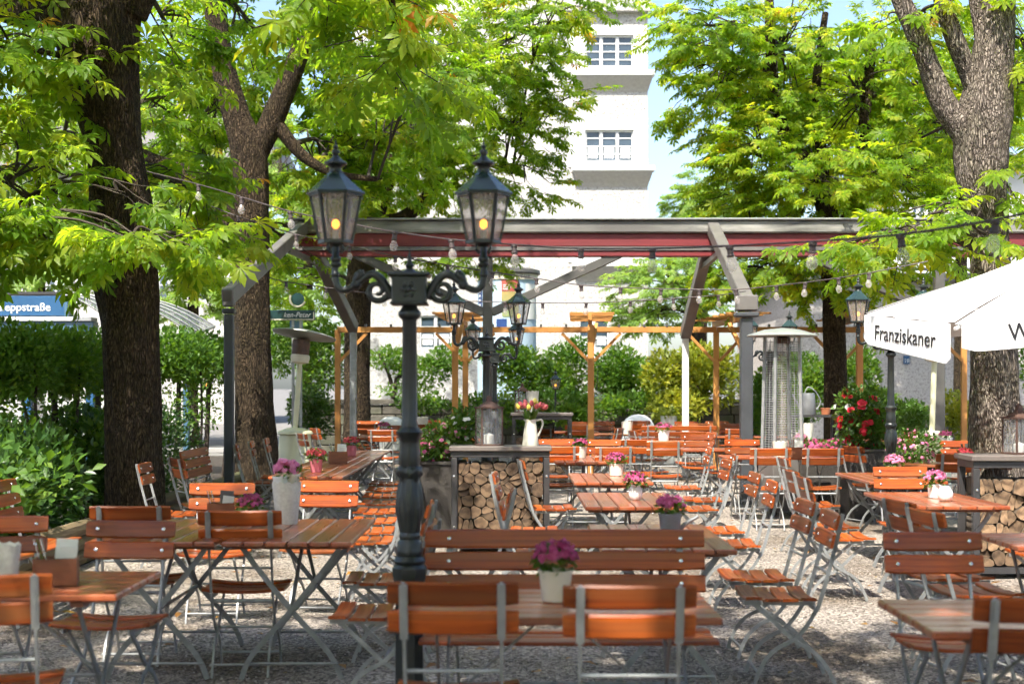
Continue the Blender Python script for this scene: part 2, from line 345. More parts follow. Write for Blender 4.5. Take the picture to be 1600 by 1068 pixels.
M['leaf'] = leaf_mat('chestnut_leaf', [(0.0, (0.07, 0.15, 0.016)), (0.45, (0.125, 0.22, 0.02)), (0.8, (0.22, 0.29, 0.027)), (0.95, (0.32, 0.32, 0.032)), (0.995, (0.35, 0.14, 0.03))], trans=0.66)
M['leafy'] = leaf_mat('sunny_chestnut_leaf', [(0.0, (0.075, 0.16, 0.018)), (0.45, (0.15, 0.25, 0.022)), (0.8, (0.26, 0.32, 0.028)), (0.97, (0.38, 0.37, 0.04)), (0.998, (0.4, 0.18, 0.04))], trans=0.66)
M['leaffar'] = leaf_mat('soft_green_leaf', [(0.0, (0.10, 0.19, 0.04)), (0.6, (0.18, 0.28, 0.06)), (1.0, (0.28, 0.36, 0.08))], trans=0.5)
M['hedge'] = leaf_mat('dark_hedge_leaf', [(0.0, (0.02, 0.055, 0.012)), (0.6, (0.045, 0.10, 0.018)), (1.0, (0.10, 0.16, 0.028))], trans=0.35, rough=0.35)
M['hedgelit'] = leaf_mat('lit_hedge_leaf', [(0.0, (0.045, 0.11, 0.018)), (0.6, (0.085, 0.17, 0.026)), (1.0, (0.16, 0.24, 0.035))], trans=0.45)  # lighter copy of the hedge leaf, sunlit tone put into the colour
M['hedgeyellow'] = leaf_mat('yellow_green_shrub_leaf', [(0.0, (0.09, 0.14, 0.016)), (0.6, (0.20, 0.23, 0.025)), (1.0, (0.34, 0.32, 0.04))], trans=0.4)
M['plantleaf'] = leaf_mat('pot_plant_leaf', [(0.0, (0.03, 0.08, 0.012)), (0.6, (0.07, 0.14, 0.02)), (1.0, (0.14, 0.2, 0.03))], trans=0.3)
def petal(name, a, b_): return leaf_mat(name, [(0.0, a), (1.0, b_)], trans=0.35, tcol=(1.2, 1.2, 1.2), rough=0.6)
M['mum'] = petal('magenta_petals', (0.36, 0.03, 0.12), (0.60, 0.15, 0.30))
M['mumpink'] = petal('pink_petals', (0.60, 0.13, 0.30), (0.80, 0.36, 0.50))
M['mumred'] = petal('red_petals', (0.40, 0.025, 0.05), (0.62, 0.12, 0.12))
M['redpetal'] = petal('scarlet_petals', (0.40, 0.008, 0.016), (0.62, 0.02, 0.05))
M['whitepetal'] = petal('white_petals', (0.75, 0.72, 0.68), (0.8, 0.78, 0.75))
M['tulip'] = petal('tulip_petals', (0.55, 0.12, 0.13), (0.72, 0.55, 0.10))

def glass_mat(name, col, alpha, rough=0.1):
    m = bpy.data.materials.new(name); m.use_nodes = True; nt = m.node_tree; L = nt.links
    b = nt.nodes['Principled BSDF']; out = nt.nodes['Material Output']
    b.inputs['Base Color'].default_value = (*col, 1); b.inputs['Roughness'].default_value = rough
    t = nt.nodes.new('ShaderNodeBsdfTransparent'); ms = nt.nodes.new('ShaderNodeMixShader')
    nz = nt.nodes.new('ShaderNodeTexNoise'); nz.inputs['Scale'].default_value = 14; nz.inputs['Detail'].default_value = 3
    tc = nt.nodes.new('ShaderNodeTexCoord'); mp = nt.nodes.new('ShaderNodeMapping'); mp.inputs['Scale'].default_value = (5, 5, 0.6)
    L.new(tc.outputs['Object'], mp.inputs[0]); L.new(mp.outputs[0], nz.inputs[0])
    mr = nt.nodes.new('ShaderNodeMapRange'); mr.inputs[3].default_value = max(0, alpha - 0.22); mr.inputs[4].default_value = min(1, alpha + 0.22)
    L.new(nz.outputs[0], mr.inputs[0]); L.new(mr.outputs[0], ms.inputs[0])
    L.new(t.outputs[0], ms.inputs[1]); L.new(b.outputs[0], ms.inputs[2]); L.new(ms.outputs[0], out.inputs[0])
    return m
M['lampglass'] = glass_mat('ribbed_lamp_glass', (0.42, 0.36, 0.31), 0.45, 0.25)
M['glass'] = glass_mat('clear_glass', (0.35, 0.36, 0.36), 0.25, 0.04)
M['bulbglass'] = glass_mat('bulb_glass', (0.55, 0.50, 0.46), 0.30, 0.06)
def emis(name, col, st):
    m = bpy.data.materials.new(name); m.use_nodes = True; b = m.node_tree.nodes['Principled BSDF']
    b.inputs['Base Color'].default_value = (*col, 1); b.inputs['Emission Color'].default_value = (*col, 1); b.inputs['Emission Strength'].default_value = st
    return m
M['flame'] = emis('glowing_bulb', (1.0, 0.30, 0.03), 3.0)
M['window'] = pm('window_glass', (0.07, 0.10, 0.13), (0.03, 0.045, 0.06), scale=0.8, rough=0.05, spec=0.6)

def gravel():
    m, nt, b = nodes('gravel'); L = nt.links
    tc = nt.nodes.new('ShaderNodeTexCoord')
    vo = nt.nodes.new('ShaderNodeTexVoronoi'); vo.inputs['Scale'].default_value = 62; L.new(tc.outputs['Object'], vo.inputs['Vector'])
    v2 = nt.nodes.new('ShaderNodeTexVoronoi'); v2.inputs['Scale'].default_value = 24; L.new(tc.outputs['Object'], v2.inputs['Vector'])
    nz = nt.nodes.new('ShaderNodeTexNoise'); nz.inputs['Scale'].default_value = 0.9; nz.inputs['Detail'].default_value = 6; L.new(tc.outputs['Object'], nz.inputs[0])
    sp = nt.nodes.new('ShaderNodeSeparateColor'); L.new(vo.outputs['Color'], sp.inputs[0])
    r1 = ramp(nt, [(0.0, (0.07, 0.062, 0.055)), (0.45, (0.23, 0.205, 0.18)), (1.0, (0.50, 0.45, 0.40))]); L.new(sp.outputs[0], r1.inputs[0])
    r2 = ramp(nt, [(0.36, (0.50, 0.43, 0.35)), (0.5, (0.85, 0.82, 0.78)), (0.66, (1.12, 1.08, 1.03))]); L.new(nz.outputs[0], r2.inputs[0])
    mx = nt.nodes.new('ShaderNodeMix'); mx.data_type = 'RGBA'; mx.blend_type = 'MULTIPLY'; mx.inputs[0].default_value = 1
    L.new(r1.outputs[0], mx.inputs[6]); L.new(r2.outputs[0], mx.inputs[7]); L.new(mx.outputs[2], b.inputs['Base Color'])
    b.inputs['Roughness'].default_value = 0.95; b.inputs['Specular IOR Level'].default_value = 0.25
    inv = nt.nodes.new('ShaderNodeMath'); inv.operation = 'MULTIPLY_ADD'; inv.inputs[1].default_value = -1.4; inv.inputs[2].default_value = 1.0
    L.new(vo.outputs['Distance'], inv.inputs[0])
    sub = nt.nodes.new('ShaderNodeMath'); sub.operation = 'MULTIPLY_ADD'; sub.inputs[1].default_value = -0.8; L.new(v2.outputs['Distance'], sub.inputs[0]); L.new(inv.outputs[0], sub.inputs[2])
    bp = nt.nodes.new('ShaderNodeBump'); bp.inputs['Strength'].default_value = 0.8; bp.inputs['Distance'].default_value = 0.012
    L.new(sub.outputs[0], bp.inputs['Height']); L.new(bp.outputs[0], b.inputs['Normal']); return m
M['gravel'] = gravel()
def plaster(name, a, c):
    m, nt, b = nodes(name); L = nt.links; tc = nt.nodes.new('ShaderNodeTexCoord')
    vo = nt.nodes.new('ShaderNodeTexNoise'); vo.inputs['Scale'].default_value = 13; vo.inputs['Detail'].default_value = 4; vo.inputs['Roughness'].default_value = 0.75; L.new(tc.outputs['Object'], vo.inputs[0])
    r = ramp(nt, [(0.40, a), (0.50, c)]); L.new(vo.outputs[0], r.inputs[0]); L.new(r.outputs[0], b.inputs['Base Color']); b.inputs['Roughness'].default_value = 0.95
    bp = nt.nodes.new('ShaderNodeBump'); bp.inputs['Strength'].default_value = 1.0; bp.inputs['Distance'].default_value = 0.05
    L.new(vo.outputs[0], bp.inputs['Height']); L.new(bp.outputs[0], b.inputs['Normal']); return m
M['plaster'] = plaster('white_roughcast', (0.31, 0.285, 0.25), (0.53, 0.515, 0.485))
M['sillp'] = pm('plain_plaster', (0.46, 0.43, 0.38), (0.38, 0.35, 0.31), scale=9, rough=0.95, bump=0.3)
M['plaster2'] = plaster('pinkish_roughcast', (0.36, 0.31, 0.275), (0.58, 0.53, 0.49))
def wicker():
    m, nt, b = nodes('woven_grey_wicker'); L = nt.links; tc = nt.nodes.new('ShaderNodeTexCoord')
    br = nt.nodes.new('ShaderNodeTexBrick'); br.inputs['Scale'].default_value = 26; br.inputs['Color1'].default_value = (0.10, 0.085, 0.07, 1); br.inputs['Color2'].default_value = (0.065, 0.057, 0.05, 1); br.inputs['Mortar'].default_value = (0.015, 0.013, 0.012, 1); br.inputs['Mortar Size'].default_value = 0.045
    mp = nt.nodes.new('ShaderNodeMapping'); mp.inputs['Rotation'].default_value = (R(90), 0, 0); L.new(tc.outputs['Object'], mp.inputs[0]); L.new(mp.outputs[0], br.inputs[0])
    L.new(br.outputs[0], b.inputs['Base Color']); b.inputs['Roughness'].default_value = 0.6
    bp = nt.nodes.new('ShaderNodeBump'); bp.inputs['Strength'].default_value = 1; bp.inputs['Distance'].default_value = 0.01; bp.invert = True
    L.new(br.outputs['Fac'], bp.inputs['Height']); L.new(bp.outputs[0], b.inputs['Normal']); return m
M['wicker'] = wicker()

# ------------------------------------------------------------------ ground
def sheet(name, x0, x1, y0, y1, z, mat):
    return tag(MB().add([(x0, y0, z), (x1, y0, z), (x1, y1, z), (x0, y1, z)], [(0, 1, 2, 3)]).build(name, mat, smooth=False), kind='structure')
sheet('ground', -700, 700, -200, 1200, -0.03, M['paving'])
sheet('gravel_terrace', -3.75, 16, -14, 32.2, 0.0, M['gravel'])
sheet('planting_bed', -9.5, -3.75, -14, 32.2, 0.004, M['soil'])
sheet('street', -200, 200, 34.6, 43.0, -0.022, M['asphalt'])
MB().box((0, 34.5, 0.03), (400, 0.2, 0.12), ch=0.01).build('kerb', M['kerb'])['kind'] = 'structure'

def scatter_stones():
    n = 15000
    d = np.sqrt(nrg.uniform(6.6 ** 2, 14.5 ** 2, n)); px = nrg.uniform(-40, 1640, n)
    x = (px - 800) * d / F; keep = x > -3.6; x = x[keep]; d = d[keep]; n = len(x)
    base = np.array([[1, 0, 0], [0, 1, 0], [-1, 0, 0], [0, -1, 0], [0, 0, 0.75], [0, 0, -0.5]], float)
    T = np.array([[0, 1, 4], [1, 2, 4], [2, 3, 4], [3, 0, 4], [1, 0, 5], [2, 1, 5], [3, 2, 5], [0, 3, 5]])
    s = nrg.uniform(0.004, 0.012, (n, 1, 1)) * nrg.uniform(0.6, 1.2, (n, 6, 1)); a = nrg.uniform(0, 6.28, n)
    V = base[None] * s; c, si = np.cos(a)[:, None], np.sin(a)[:, None]
    W = np.stack([V[:, :, 0] * c - V[:, :, 1] * si + x[:, None], V[:, :, 0] * si + V[:, :, 1] * c + d[:, None], V[:, :, 2] + 0.003], 2)
    TT = (T[None] + (np.arange(n) * 6)[:, None, None]).reshape(-1, 3)
    m = leaf_mat('pebble', [(0.0, (0.10, 0.085, 0.07)), (0.5, (0.28, 0.24, 0.20)), (1.0, (0.5, 0.45, 0.40))], trans=0.0, rough=0.9)
    o = link('pebbles', np_mesh('pebbles', W.reshape(-1, 3), TT, m)); tag(o, 'loose grey and beige pebbles strewn over the terrace', 'gravel', kind='stuff')
scatter_stones()

# ------------------------------------------------------------------ text
def text_mesh(body, size, mat, shear=0.0, sx=1.0, depth=0.0015, bold=0.0, align='LEFT'):
    cu = bpy.data.curves.new('lettering', 'FONT'); cu.body = body; cu.size = size; cu.shear = shear; cu.extrude = depth; cu.offset = bold; cu.align_x = align
    cu.resolution_u = 4
    o = bpy.data.objects.new('tmp', cu); COL.objects.link(o); dg = bpy.context.evaluated_depsgraph_get()
    me = bpy.data.meshes.new_from_object(o.evaluated_get(dg)); bpy.data.objects.remove(o)
    for v in me.vertices: v.co.x *= sx
    me.materials.clear(); me.materials.append(mat); return me

# ------------------------------------------------------------------ buildings
def wall_open(x0, x1, z0, z1, y, ops, depth=0.16):
    mb = MB(); xs = sorted({x0, x1, *[o[0] for o in ops], *[o[1] for o in ops]}); zs = sorted({z0, z1, *[o[2] for o in ops], *[o[3] for o in ops]})
    for i in range(len(xs) - 1):
        for j in range(len(zs) - 1):
            cx, cz = (xs[i] + xs[i + 1]) / 2, (zs[j] + zs[j + 1]) / 2
            if any(o[0] < cx < o[1] and o[2] < cz < o[3] for o in ops): continue
            mb.add([(xs[i], y, zs[j]), (xs[i + 1], y, zs[j]), (xs[i + 1], y, zs[j + 1]), (xs[i], y, zs[j + 1])], [(0, 1, 2, 3)])
    for a, b, c, d in ops:
        mb.add([(a, y, c), (b, y, c), (b, y, d), (a, y, d), (a, y + depth, c), (b, y + depth, c), (b, y + depth, d), (a, y + depth, d)],
               [(0, 4, 5, 1), (1, 5, 6, 2), (2, 6, 7, 3), (3, 7, 4, 0)])
    return mb
def window(root, a, b, c, d, y, cols, rows, curtain=0.0, label=None):
    """white casement window set in an opening, panes and curtain as sub-parts"""
    fw = 0.06; mb = MB(); yy = y + 0.1
    for x in (a + fw / 2, b - fw / 2): mb.box((x, yy, (c + d) / 2), (fw, 0.09, d - c))
    for z in (c + fw / 2, d - fw / 2): mb.box(((a + b) / 2, yy + 0.002, z), (b - a - 2 * fw, 0.09, fw))
    cw = (b - a) / cols
    for i in range(1, cols): mb.box((a + cw * i, yy - 0.004, (c + d) / 2), (0.10, 0.09, d - c - 2 * fw))
    for i in range(cols):
        for j in range(1, rows): mb.box((a + cw * (i + 0.5), yy + 0.006, c + (d - c) * j / rows), (cw - 0.10, 0.05, 0.035))
    w = mb.build('window', M['white'], root, smooth=False)
    if label: w['label'] = label
    for i in range(cols):
        for j in range(rows):
            xa = a + cw * i + 0.065; xb = a + cw * (i + 1) - 0.065; za = c + (d - c) * j / rows + 0.023; zb = c + (d - c) * (j + 1) / rows - 0.023
            MB().box(((xa + xb) / 2, yy + 0.012, (za + zb) / 2), (xb - xa, 0.008, zb - za)).build('pane', M['window'], w, smooth=False)
        if curtain > 0:
            cu = MB(); xa = a + cw * i + 0.1; xb = a + cw * (i + 1) - 0.1; n = 14; top = c + (d - c) * curtain; vs_ = []
            for k in range(n + 1):
                x = xa + (xb - xa) * k / n; yk = yy + 0.003 - 0.0 * math.sin(k * 2.1); bt = c + 0.1 + 0.06 * abs(math.sin(k * 1.3))
                vs_ += [(x, yk + 0.004 * math.sin(k * 2.2), bt), (x, yk + 0.004 * math.sin(k * 2.2), top)]
            cu.add(vs_, [(2 * k, 2 * k + 2, 2 * k + 3, 2 * k + 1) for k in range(n)]).build('curtain', M['curtain'], w)
    return w

def main_building():
    D = 47.0; k = D / F; X = lambda px: (px - 800) * k; Z = lambda py: CZ - (py - HY) * k
    root = thing('apartment_building', 'tall white roughcast apartment house with moulded sills beyond the garden', 'building', (0, D, 0))
    x0, x1 = X(552), X(1012); ztop = Z(-130); y = 0.0
    tri = [(X(914), X(990), Z(py + 50), Z(py)) for py in (55, 203, 351)]
    lft = [(X(655), X(706), Z(py + 52), Z(py)) for py in (55, 203, 351, 493)]
    low = [(X(904), X(952), Z(545), Z(495))]
    wall_open(x0, x1, -0.03, ztop, y, tri + lft + low).build('wall', M['plaster'], root, smooth=False)
    s = MB(); s.add([(x1, y, -0.03), (x1, y + 12, -0.03), (x1, y + 12, ztop), (x1, y, ztop), (x0, y, -0.03), (x0, y + 12, -0.03), (x0, y + 12, ztop), (x0, y, ztop)], [(0, 1, 2, 3), (4, 7, 6, 5), (1, 5, 6, 2)])
    s.build('side_wall', M['plaster'], root, smooth=False)
    MB().box(((x0 + x1) / 2, 5.6, ztop + 0.15), (x1 - x0 + 1.2, 12.8, 0.3)).build('eaves', M['white'], root, smooth=False)
    MB().add([(x0 - .5, -.7, ztop + .31), (x1 + .5, -.7, ztop + .31), (x1 + .5, 12.2, ztop + .31), (x0 - .5, 12.2, ztop + .31), (x0 + 2, 5.7, ztop + 4), (x1 - 2, 5.7, ztop + 4)],
             [(0, 1, 5, 4), (1, 2, 5), (2, 3, 4, 5), (3, 0, 4), (0, 3, 2, 1)]).build('roof', M['terracotta'], root, smooth=False)
    for i, (a, b, c, d) in enumerate(tri):
        window(root, a, b, c, d, y, 3, 4, (0.0, 0.5, 0.5)[i])
        # smooth plaster surround, proud of the roughcast
        xl, xr = X(888), x1 - 0.003; zs = Z((113, 261, 409)[i]); zt = d + 0.32
        bn = MB()
        bn.box(((xl + a) / 2, -0.012, (zs + zt) / 2), (a - xl, 0.06, zt - zs)); bn.box(((b + xr) / 2, -0.012, (zs + zt) / 2), (xr - b, 0.06, zt - zs))
        bn.box(((a + b) / 2, -0.012, (d + zt) / 2), (b - a, 0.06, zt - d)); bn.box(((a + b) / 2, -0.012, (zs + c) / 2), (b - a, 0.06, c - zs))
        bn.build('window_surround', M['white'], root, smooth=False)
        sl = MB(); sl.box(((X(893) + X(1022)) / 2, -0.17, zs - 0.09), (X(1022) - X(893), 0.44, 0.18), ch=0.02)
        sl.build('sill', M['white'], root, smooth=False)
        a1, b1, a2, b2 = X(896), X(1019), X(904), x1 - 0.002; t, bt = zs - 0.182, zs - 0.66
        cv = MB(); prof = [(0, .36), (.3, .26), (.6, .12), (.85, .04), (1, .012)]
        vs_ = []
        for f_, pr in prof:
            aa = a1 + (a2 - a1) * f_; bb = b1 + (b2 - b1) * f_; zz = t + (bt - t) * f_
            vs_ += [(aa, -pr, zz), (bb, -pr, zz), (bb, 0.05, zz), (aa, 0.05, zz)]
        fs = [(q * 4 + e, q * 4 + (e + 1) % 4, q * 4 + 4 + (e + 1) % 4, q * 4 + 4 + e) for q in range(len(prof) - 1) for e in range(4)]
        cv.add(vs_, fs + [(0, 1, 2, 3)]).build('sill_moulding', M['sillp'], root, ang=60)
    for a, b, c, d in lft: window(root, a, b, c, d, y, 2, 3, 0.45)
    for a, b, c, d in low: window(root, a, b, c, d, y, 2, 3, 0.4)
    MB().box(((X(870) + X(1016)) / 2, -0.12, Z(10)), (X(1016) - X(870), 0.3, 0.42)).build('string_course', M['plaster'], root, smooth=False)
main_building()

def right_building():
    D = 44.0; k = D / F; X = lambda px: (px - 800) * k; Z = lambda py: CZ - (py - HY) * k
    root = thing('house', 'pinkish white house with grey cornice behind the canvas parasol', 'building', (0, D, 0))
    x0, x1, zt = X(1232), X(1900), Z(440)
    ops = [(X(1640), X(1690), Z(560), Z(500))]
    wall_open(x0, x1, -0.03, zt, 0, ops).build('wall', M['plaster2'], root, smooth=False)
    for o in ops: window(root, *o, 0, 2, 3, 0.4)
    MB().add([(x0, 0, -.03), (x0, 10, -.03), (x0, 10, zt), (x0, 0, zt)], [(0, 1, 2, 3)]).build('side_wall', M['plaster2'], root, smooth=False)
    MB().box(((x0 + x1) / 2, 4.8, zt + 0.12), (x1 - x0 + 0.6, 10.6, 0.24), ch=0.03).build('cornice', M['kerb'], root, smooth=False)
    MB().tube([(x0 - .3, -0.6, zt + .34), (x1, -0.6, zt + .34)], 0.055, 8).build('railing', M['steel'], root)
    for i in range(9):
        MB().bar((x0 + 1.2 * i, -0.6, zt + 0.24), (x0 + 1.2 * i, -0.6, zt + .34), .04, .04).build('railing_post', M['steel'], root)
    z2 = Z(240); xa, xb = X(1425), X(1900)
    ops2 = [(X(1575), X(1602), Z(424), Z(394)), (X(1460), X(1484), Z(340), Z(295)), (X(1590), X(1625), Z(330), Z(275))]
    u = wall_open(xa, xb, zt + .24, z2, 2.5, ops2); u.add([(xa, 2.5, zt + .24), (xa, 10, zt + .24), (xa, 10, z2), (xa, 2.5, z2)], [(0, 1, 2, 3)])
    u.build('upper_wall', M['white'], root, smooth=False)
    for o in ops2: window(root, *o, 2.5, 2, 2, 0.0)
    MB().box(((xa + xb) / 2, 6.2, z2 + .15), (xb - xa + 1, 8.6, .3)).build('roof', M['roof'], root, smooth=False)
    # street number plate
    p = MB().box((X(1416), -0.03, Z(562)), (0.2, 0.03, 0.26), ch=0.004).build('number_plate', M['blue'], root, smooth=False)
    link('lettering', text_mesh('18', 0.17, M['white'], align='CENTER'), p, (X(1416), -0.048, Z(566)), (R(90), 0, 0))
right_building()

def far_house():
    D = 62.0; k = D / F; X = lambda px: (px - 800) * k; Z = lambda py: CZ - (py - HY) * k
    root = thing('house', 'pale house glimpsed through the leaves behind the bus shelter', 'building', (0, D, 0))
    x0, x1, zt = X(-160), X(420), Z(270)
    ops = [(X(a), X(a + 34), Z(b + 50), Z(b)) for a in (-90, -10, 70, 150, 230, 310) for b in (310, 420)]
    wall_open(x0, x1, -.03, zt, 0, ops).build('wall', M['plaster'], root, smooth=False)
    for o in ops: window(root, *o, 0, 2, 2, 0.0)
    MB().add([(x0 - .5, -.6, zt), (x1 + .5, -.6, zt), (x1 + .5, 10, zt), (x0 - .5, 10, zt), (x0 + 1, 4.7, zt + 4), (x1 - 1, 4.7, zt + 4)], [(0, 1, 5, 4), (1, 2, 5), (2, 3, 4, 5), (3, 0, 4), (0, 3, 2, 1)]).build('roof', M['roof'], root, smooth=False)
far_house()

# ------------------------------------------------------------------ foliage
def palmate(nl=7, fine=True):
    V = [(0, 0, 0)]; T = []
    angs = np.linspace(-118, 118, nl)
    for a in angs:
        f_ = 1.0 - 0.42 * (abs(a) / 118) ** 1.3; Lf = f_; w = 0.178 * f_ ** 0.8
        ca, sa = math.cos(R(a)), math.sin(R(a))
        def pt(u, v, dz):   # u along the leaflet, v across
            return (u * sa + v * ca, u * ca - v * sa, dz)
        b = len(V)
        if fine:
            V += [pt(.36 * Lf, -w * .38, -.02), pt(.68 * Lf, -w, -.10), pt(Lf, 0, -.34), pt(.68 * Lf, w, -.10), pt(.36 * Lf, w * .38, -.02), pt(.36 * Lf, 0, .0), pt(.7 * Lf, 0, -.15)]
            l1, l2, t, r2, r1, m1, m2 = range(b, b + 7)
            T += [(0, m1, l1), (l1, m1, m2), (l1, m2, l2), (l2, m2, t), (0, r1, m1), (r1, m2, m1), (r1, r2, m2), (r2, t, m2)]
        else:
            V += [pt(.66 * Lf, -w, -.08), pt(Lf, 0, -.32), pt(.66 * Lf, w, -.08), pt(.6 * Lf, 0, -.14)]
            l, t, r, m = range(b, b + 4); T += [(0, m, l), (l, m, t), (0, r, m), (m, r, t)]
    return np.array(V, float), np.array(T, int)
LEAF_FINE = palmate(7, True); LEAF_MID = palmate(6, False); LEAF_FAR = palmate(5, False)
def oval():
    V = [(0, 0, 0), (-.26, .5, .06), (0, 1, -.12), (.26, .5, .06), (0, .5, -.03)]
    return np.array(V, float), np.array([(0, 4, 1), (1, 4, 2), (0, 3, 4), (4, 3, 2)])
LEAF_OVAL = oval()

def unit(a): return a / np.maximum(np.linalg.norm(a, axis=-1, keepdims=True), 1e-9)
def frames(axis, normal):
    y = unit(axis); x = unit(np.cross(y, normal)); z = np.cross(x, y); return np.stack([x, y, z], -1)      # columns
def leaves_np(tmpl, pos, Rm, sc):
    V, T = tmpl; n = len(pos)
    W = np.einsum('nij,kj->nki', Rm, V) * sc[:, None, None] + pos[:, None, :]
    TT = (T[None] + (np.arange(n) * len(V))[:, None, None]).reshape(-1, 3)
    return W.reshape(-1, 3), TT

def sprays(origin, out, nl=10, size=0.2, tw=0.8):
    """palmate leaves set along drooping twigs; origin (S,3), out (S,3)"""
    S = len(origin); d = unit(out + nrg.normal(0, .45, (S, 3)) * np.array([1, 1, .3])); d[:, 2] = d[:, 2] * .9 - .12 + nrg.normal(0, .28, S); d = unit(d)
    t = np.linspace(.12, 1, nl)[None, :] + nrg.uniform(-.05, .05, (S, nl))
    L = nrg.uniform(.55, 1.15, (S, 1)) * tw
    pos = origin[:, None] + d[:, None] * (t * L)[..., None]; pos[..., 2] -= .16 * tw * t ** 2 * L
    h = unit(np.cross(d, [0, 0, 1.0])); sgn = np.where(np.arange(nl) % 2 == 0, 1, -1)[None, :, None]
    spread = nrg.uniform(.35, 1.3, (S, nl, 1)) * (1.15 - t[..., None] * .7)
    ax = unit(d[:, None] + h[:, None] * sgn * spread + nrg.normal(0, .18, (S, nl, 3)) + np.array([0, 0, -.42]))
    nm = unit(np.array([0, -.15, 1.0]) + nrg.normal(0, .42, (S, nl, 3)) + d[:, None] * .35)
    sc = nrg.uniform(.68, 1.15, (S, nl)) * size
    pos = pos + ax * (sc * .75)[..., None]
    twig = np.stack([origin, origin + d * L * .5 - np.array([0, 0, .03]), origin + d * L * .95 - np.array([0, 0, .13])], 1)
    return pos.reshape(-1, 3), frames(ax, nm).reshape(-1, 3, 3), sc.ravel(), twig

def in_ball(n, c, r, bias=.45):
    v = unit(nrg.normal(0, 1, (n, 3))); rr = nrg.uniform(0, 1, (n, 1)) ** bias
    return np.array(c) + v * rr * np.array(r), v

def chestnut(label, D, trunk, limbs, blobs, leaf, bark, tmpl=LEAF_MID, size=.2, nl=10, nobj=0, near=None, seg=30, tw=.6, dens=1.25, group='chestnut trees of the beer garden', name='chestnut_tree'):
    base = P(trunk[0][0], trunk[0][1], D); base.z = 0
    root = thing(name, label, 'tree', base, 0, group); B = np.array(base)
    skel = []
    def path(pts, Dl):
        c = catmull([P(p[0], p[1], p[3] if len(p) > 3 else Dl) - base for p in pts], 7)
        w = catmull([(p[2] * .5 * (p[3] if len(p) > 3 else Dl) / F, 0, 0) for p in pts], 7); return c, [max(.004, x.x) for x in w]
    ph = [rng.uniform(0, 6.28) for _ in range(6)]
    def bumpy(a, i): return 1 + .045 * math.sin(3 * a + ph[0] + i * .13) + .035 * math.sin(7 * a + ph[1] - i * .21) + .03 * math.sin(13 * a + ph[2] + i * .35) + .02 * math.sin(21 * a + ph[3] - i * .6)
    c, w = path(trunk, D); c[0].z = -.05
    for i in range(min(6, len(w))): w[i] *= 1 + .34 * (1 - i / 6) ** 2.2
    MB().tube(c, w, seg, noise=bumpy).build('trunk', bark, root, ang=80); skel += [(p, r) for p, r in zip(c, w)][len(c) // 3:]
    for lb in limbs:
        lc, lw = path(lb, D); MB().tube(lc, lw, max(8, seg // 2), noise=bumpy).build('limb', bark, root, ang=80); skel += list(zip(lc, lw))
    br = MB(); A = []; tws = []
    for bl_ in blobs:
        if bl_[0] == 'w': ctr = Vector(bl_[1]) - base; rad = bl_[2]; n = bl_[3]
        else:
            (px, py, Db, rx, ry, rd, n) = bl_; ctr = P(px, py, Db) - base; rad = (rx * Db / F, rd, ry * Db / F)
        at = min(skel, key=lambda s_: (s_[0] - ctr).length + max(0, s_[0].z - ctr.z) * .6)
        mid = at[0].lerp(ctr, .5) + Vector((rng.uniform(-.2, .2), rng.uniform(-.2, .2), .12 * (ctr - at[0]).length))
        lc = catmull([at[0], mid, ctr], 6); r0 = min(at[1] * .7, .03 + .012 * (ctr - at[0]).length)
        br.tube(lc, [r0 * (1 - .7 * i / (len(lc) - 1)) for i in range(len(lc))], 6)
        n = int(n * dens); o, v = in_ball(n, np.array(ctr), rad); out = unit(v * np.array([1, 1, .25]) + unit(o * np.array([1, 1, 0])) * .4)
        nsub = max(3, int(n * .22))
        for q in range(nsub):
            s_ = lc[rng.randint(len(lc) // 4, len(lc) - 1)]; e = Vector(o[q]); m2 = s_.lerp(e, .55) + Vector((rng.uniform(-.12, .12), rng.uniform(-.12, .12), .1))
            br.tube(catmull([s_, m2, e], 4), [.016 - .0011 * i for i in range(9)], 4, caps=False)
        A.append(sprays(o, out, nl, size, tw))
    br.build('branches', M['twig'], root)['kind'] = 'stuff'
    pos = np.concatenate([a[0] for a in A]); Rm = np.concatenate([a[1] for a in A]); sc = np.concatenate([a[2] for a in A]); twg = np.concatenate([a[3] for a in A])
    tb = MB()
    for q in twg: tb.tube([Vector(x) for x in q], [.007, .005, .003], 3, caps=False)
    tb.build('twigs', M['twig'], root, smooth=False)['kind'] = 'stuff'
    if nobj:        # the leaves that show largest are parts of their own
        w_ = pos + B; px = 800 + w_[:, 0] / w_[:, 1] * F; py = HY - (w_[:, 2] - CZ) / w_[:, 1] * F
        vis = (px > 0) & (px < 1600) & (py > 0) & (py < 1068); score = np.where(vis, sc / w_[:, 1], 0); idx = np.argsort(-score)[:nobj]; idx = idx[score[idx] > 0]
        lm = np_mesh('leaf', LEAF_FINE[0], LEAF_FINE[1], leaf)
        for i in idx:
            o = bpy.data.objects.new('leaf', lm); COL.objects.link(o); o.parent = root
            m4 = Matrix([[*(Rm[i][r_] * sc[i]), pos[i][r_]] for r_ in range(3)] + [[0, 0, 0, 1]]); o.matrix_basis = m4
        keep = np.ones(len(pos), bool); keep[idx] = False; pos, Rm, sc = pos[keep], Rm[keep], sc[keep]
    V, T = leaves_np(tmpl, pos, Rm, sc)
    link('crown', np_mesh('crown', V, T, leaf), root)['kind'] = 'stuff'
    return root

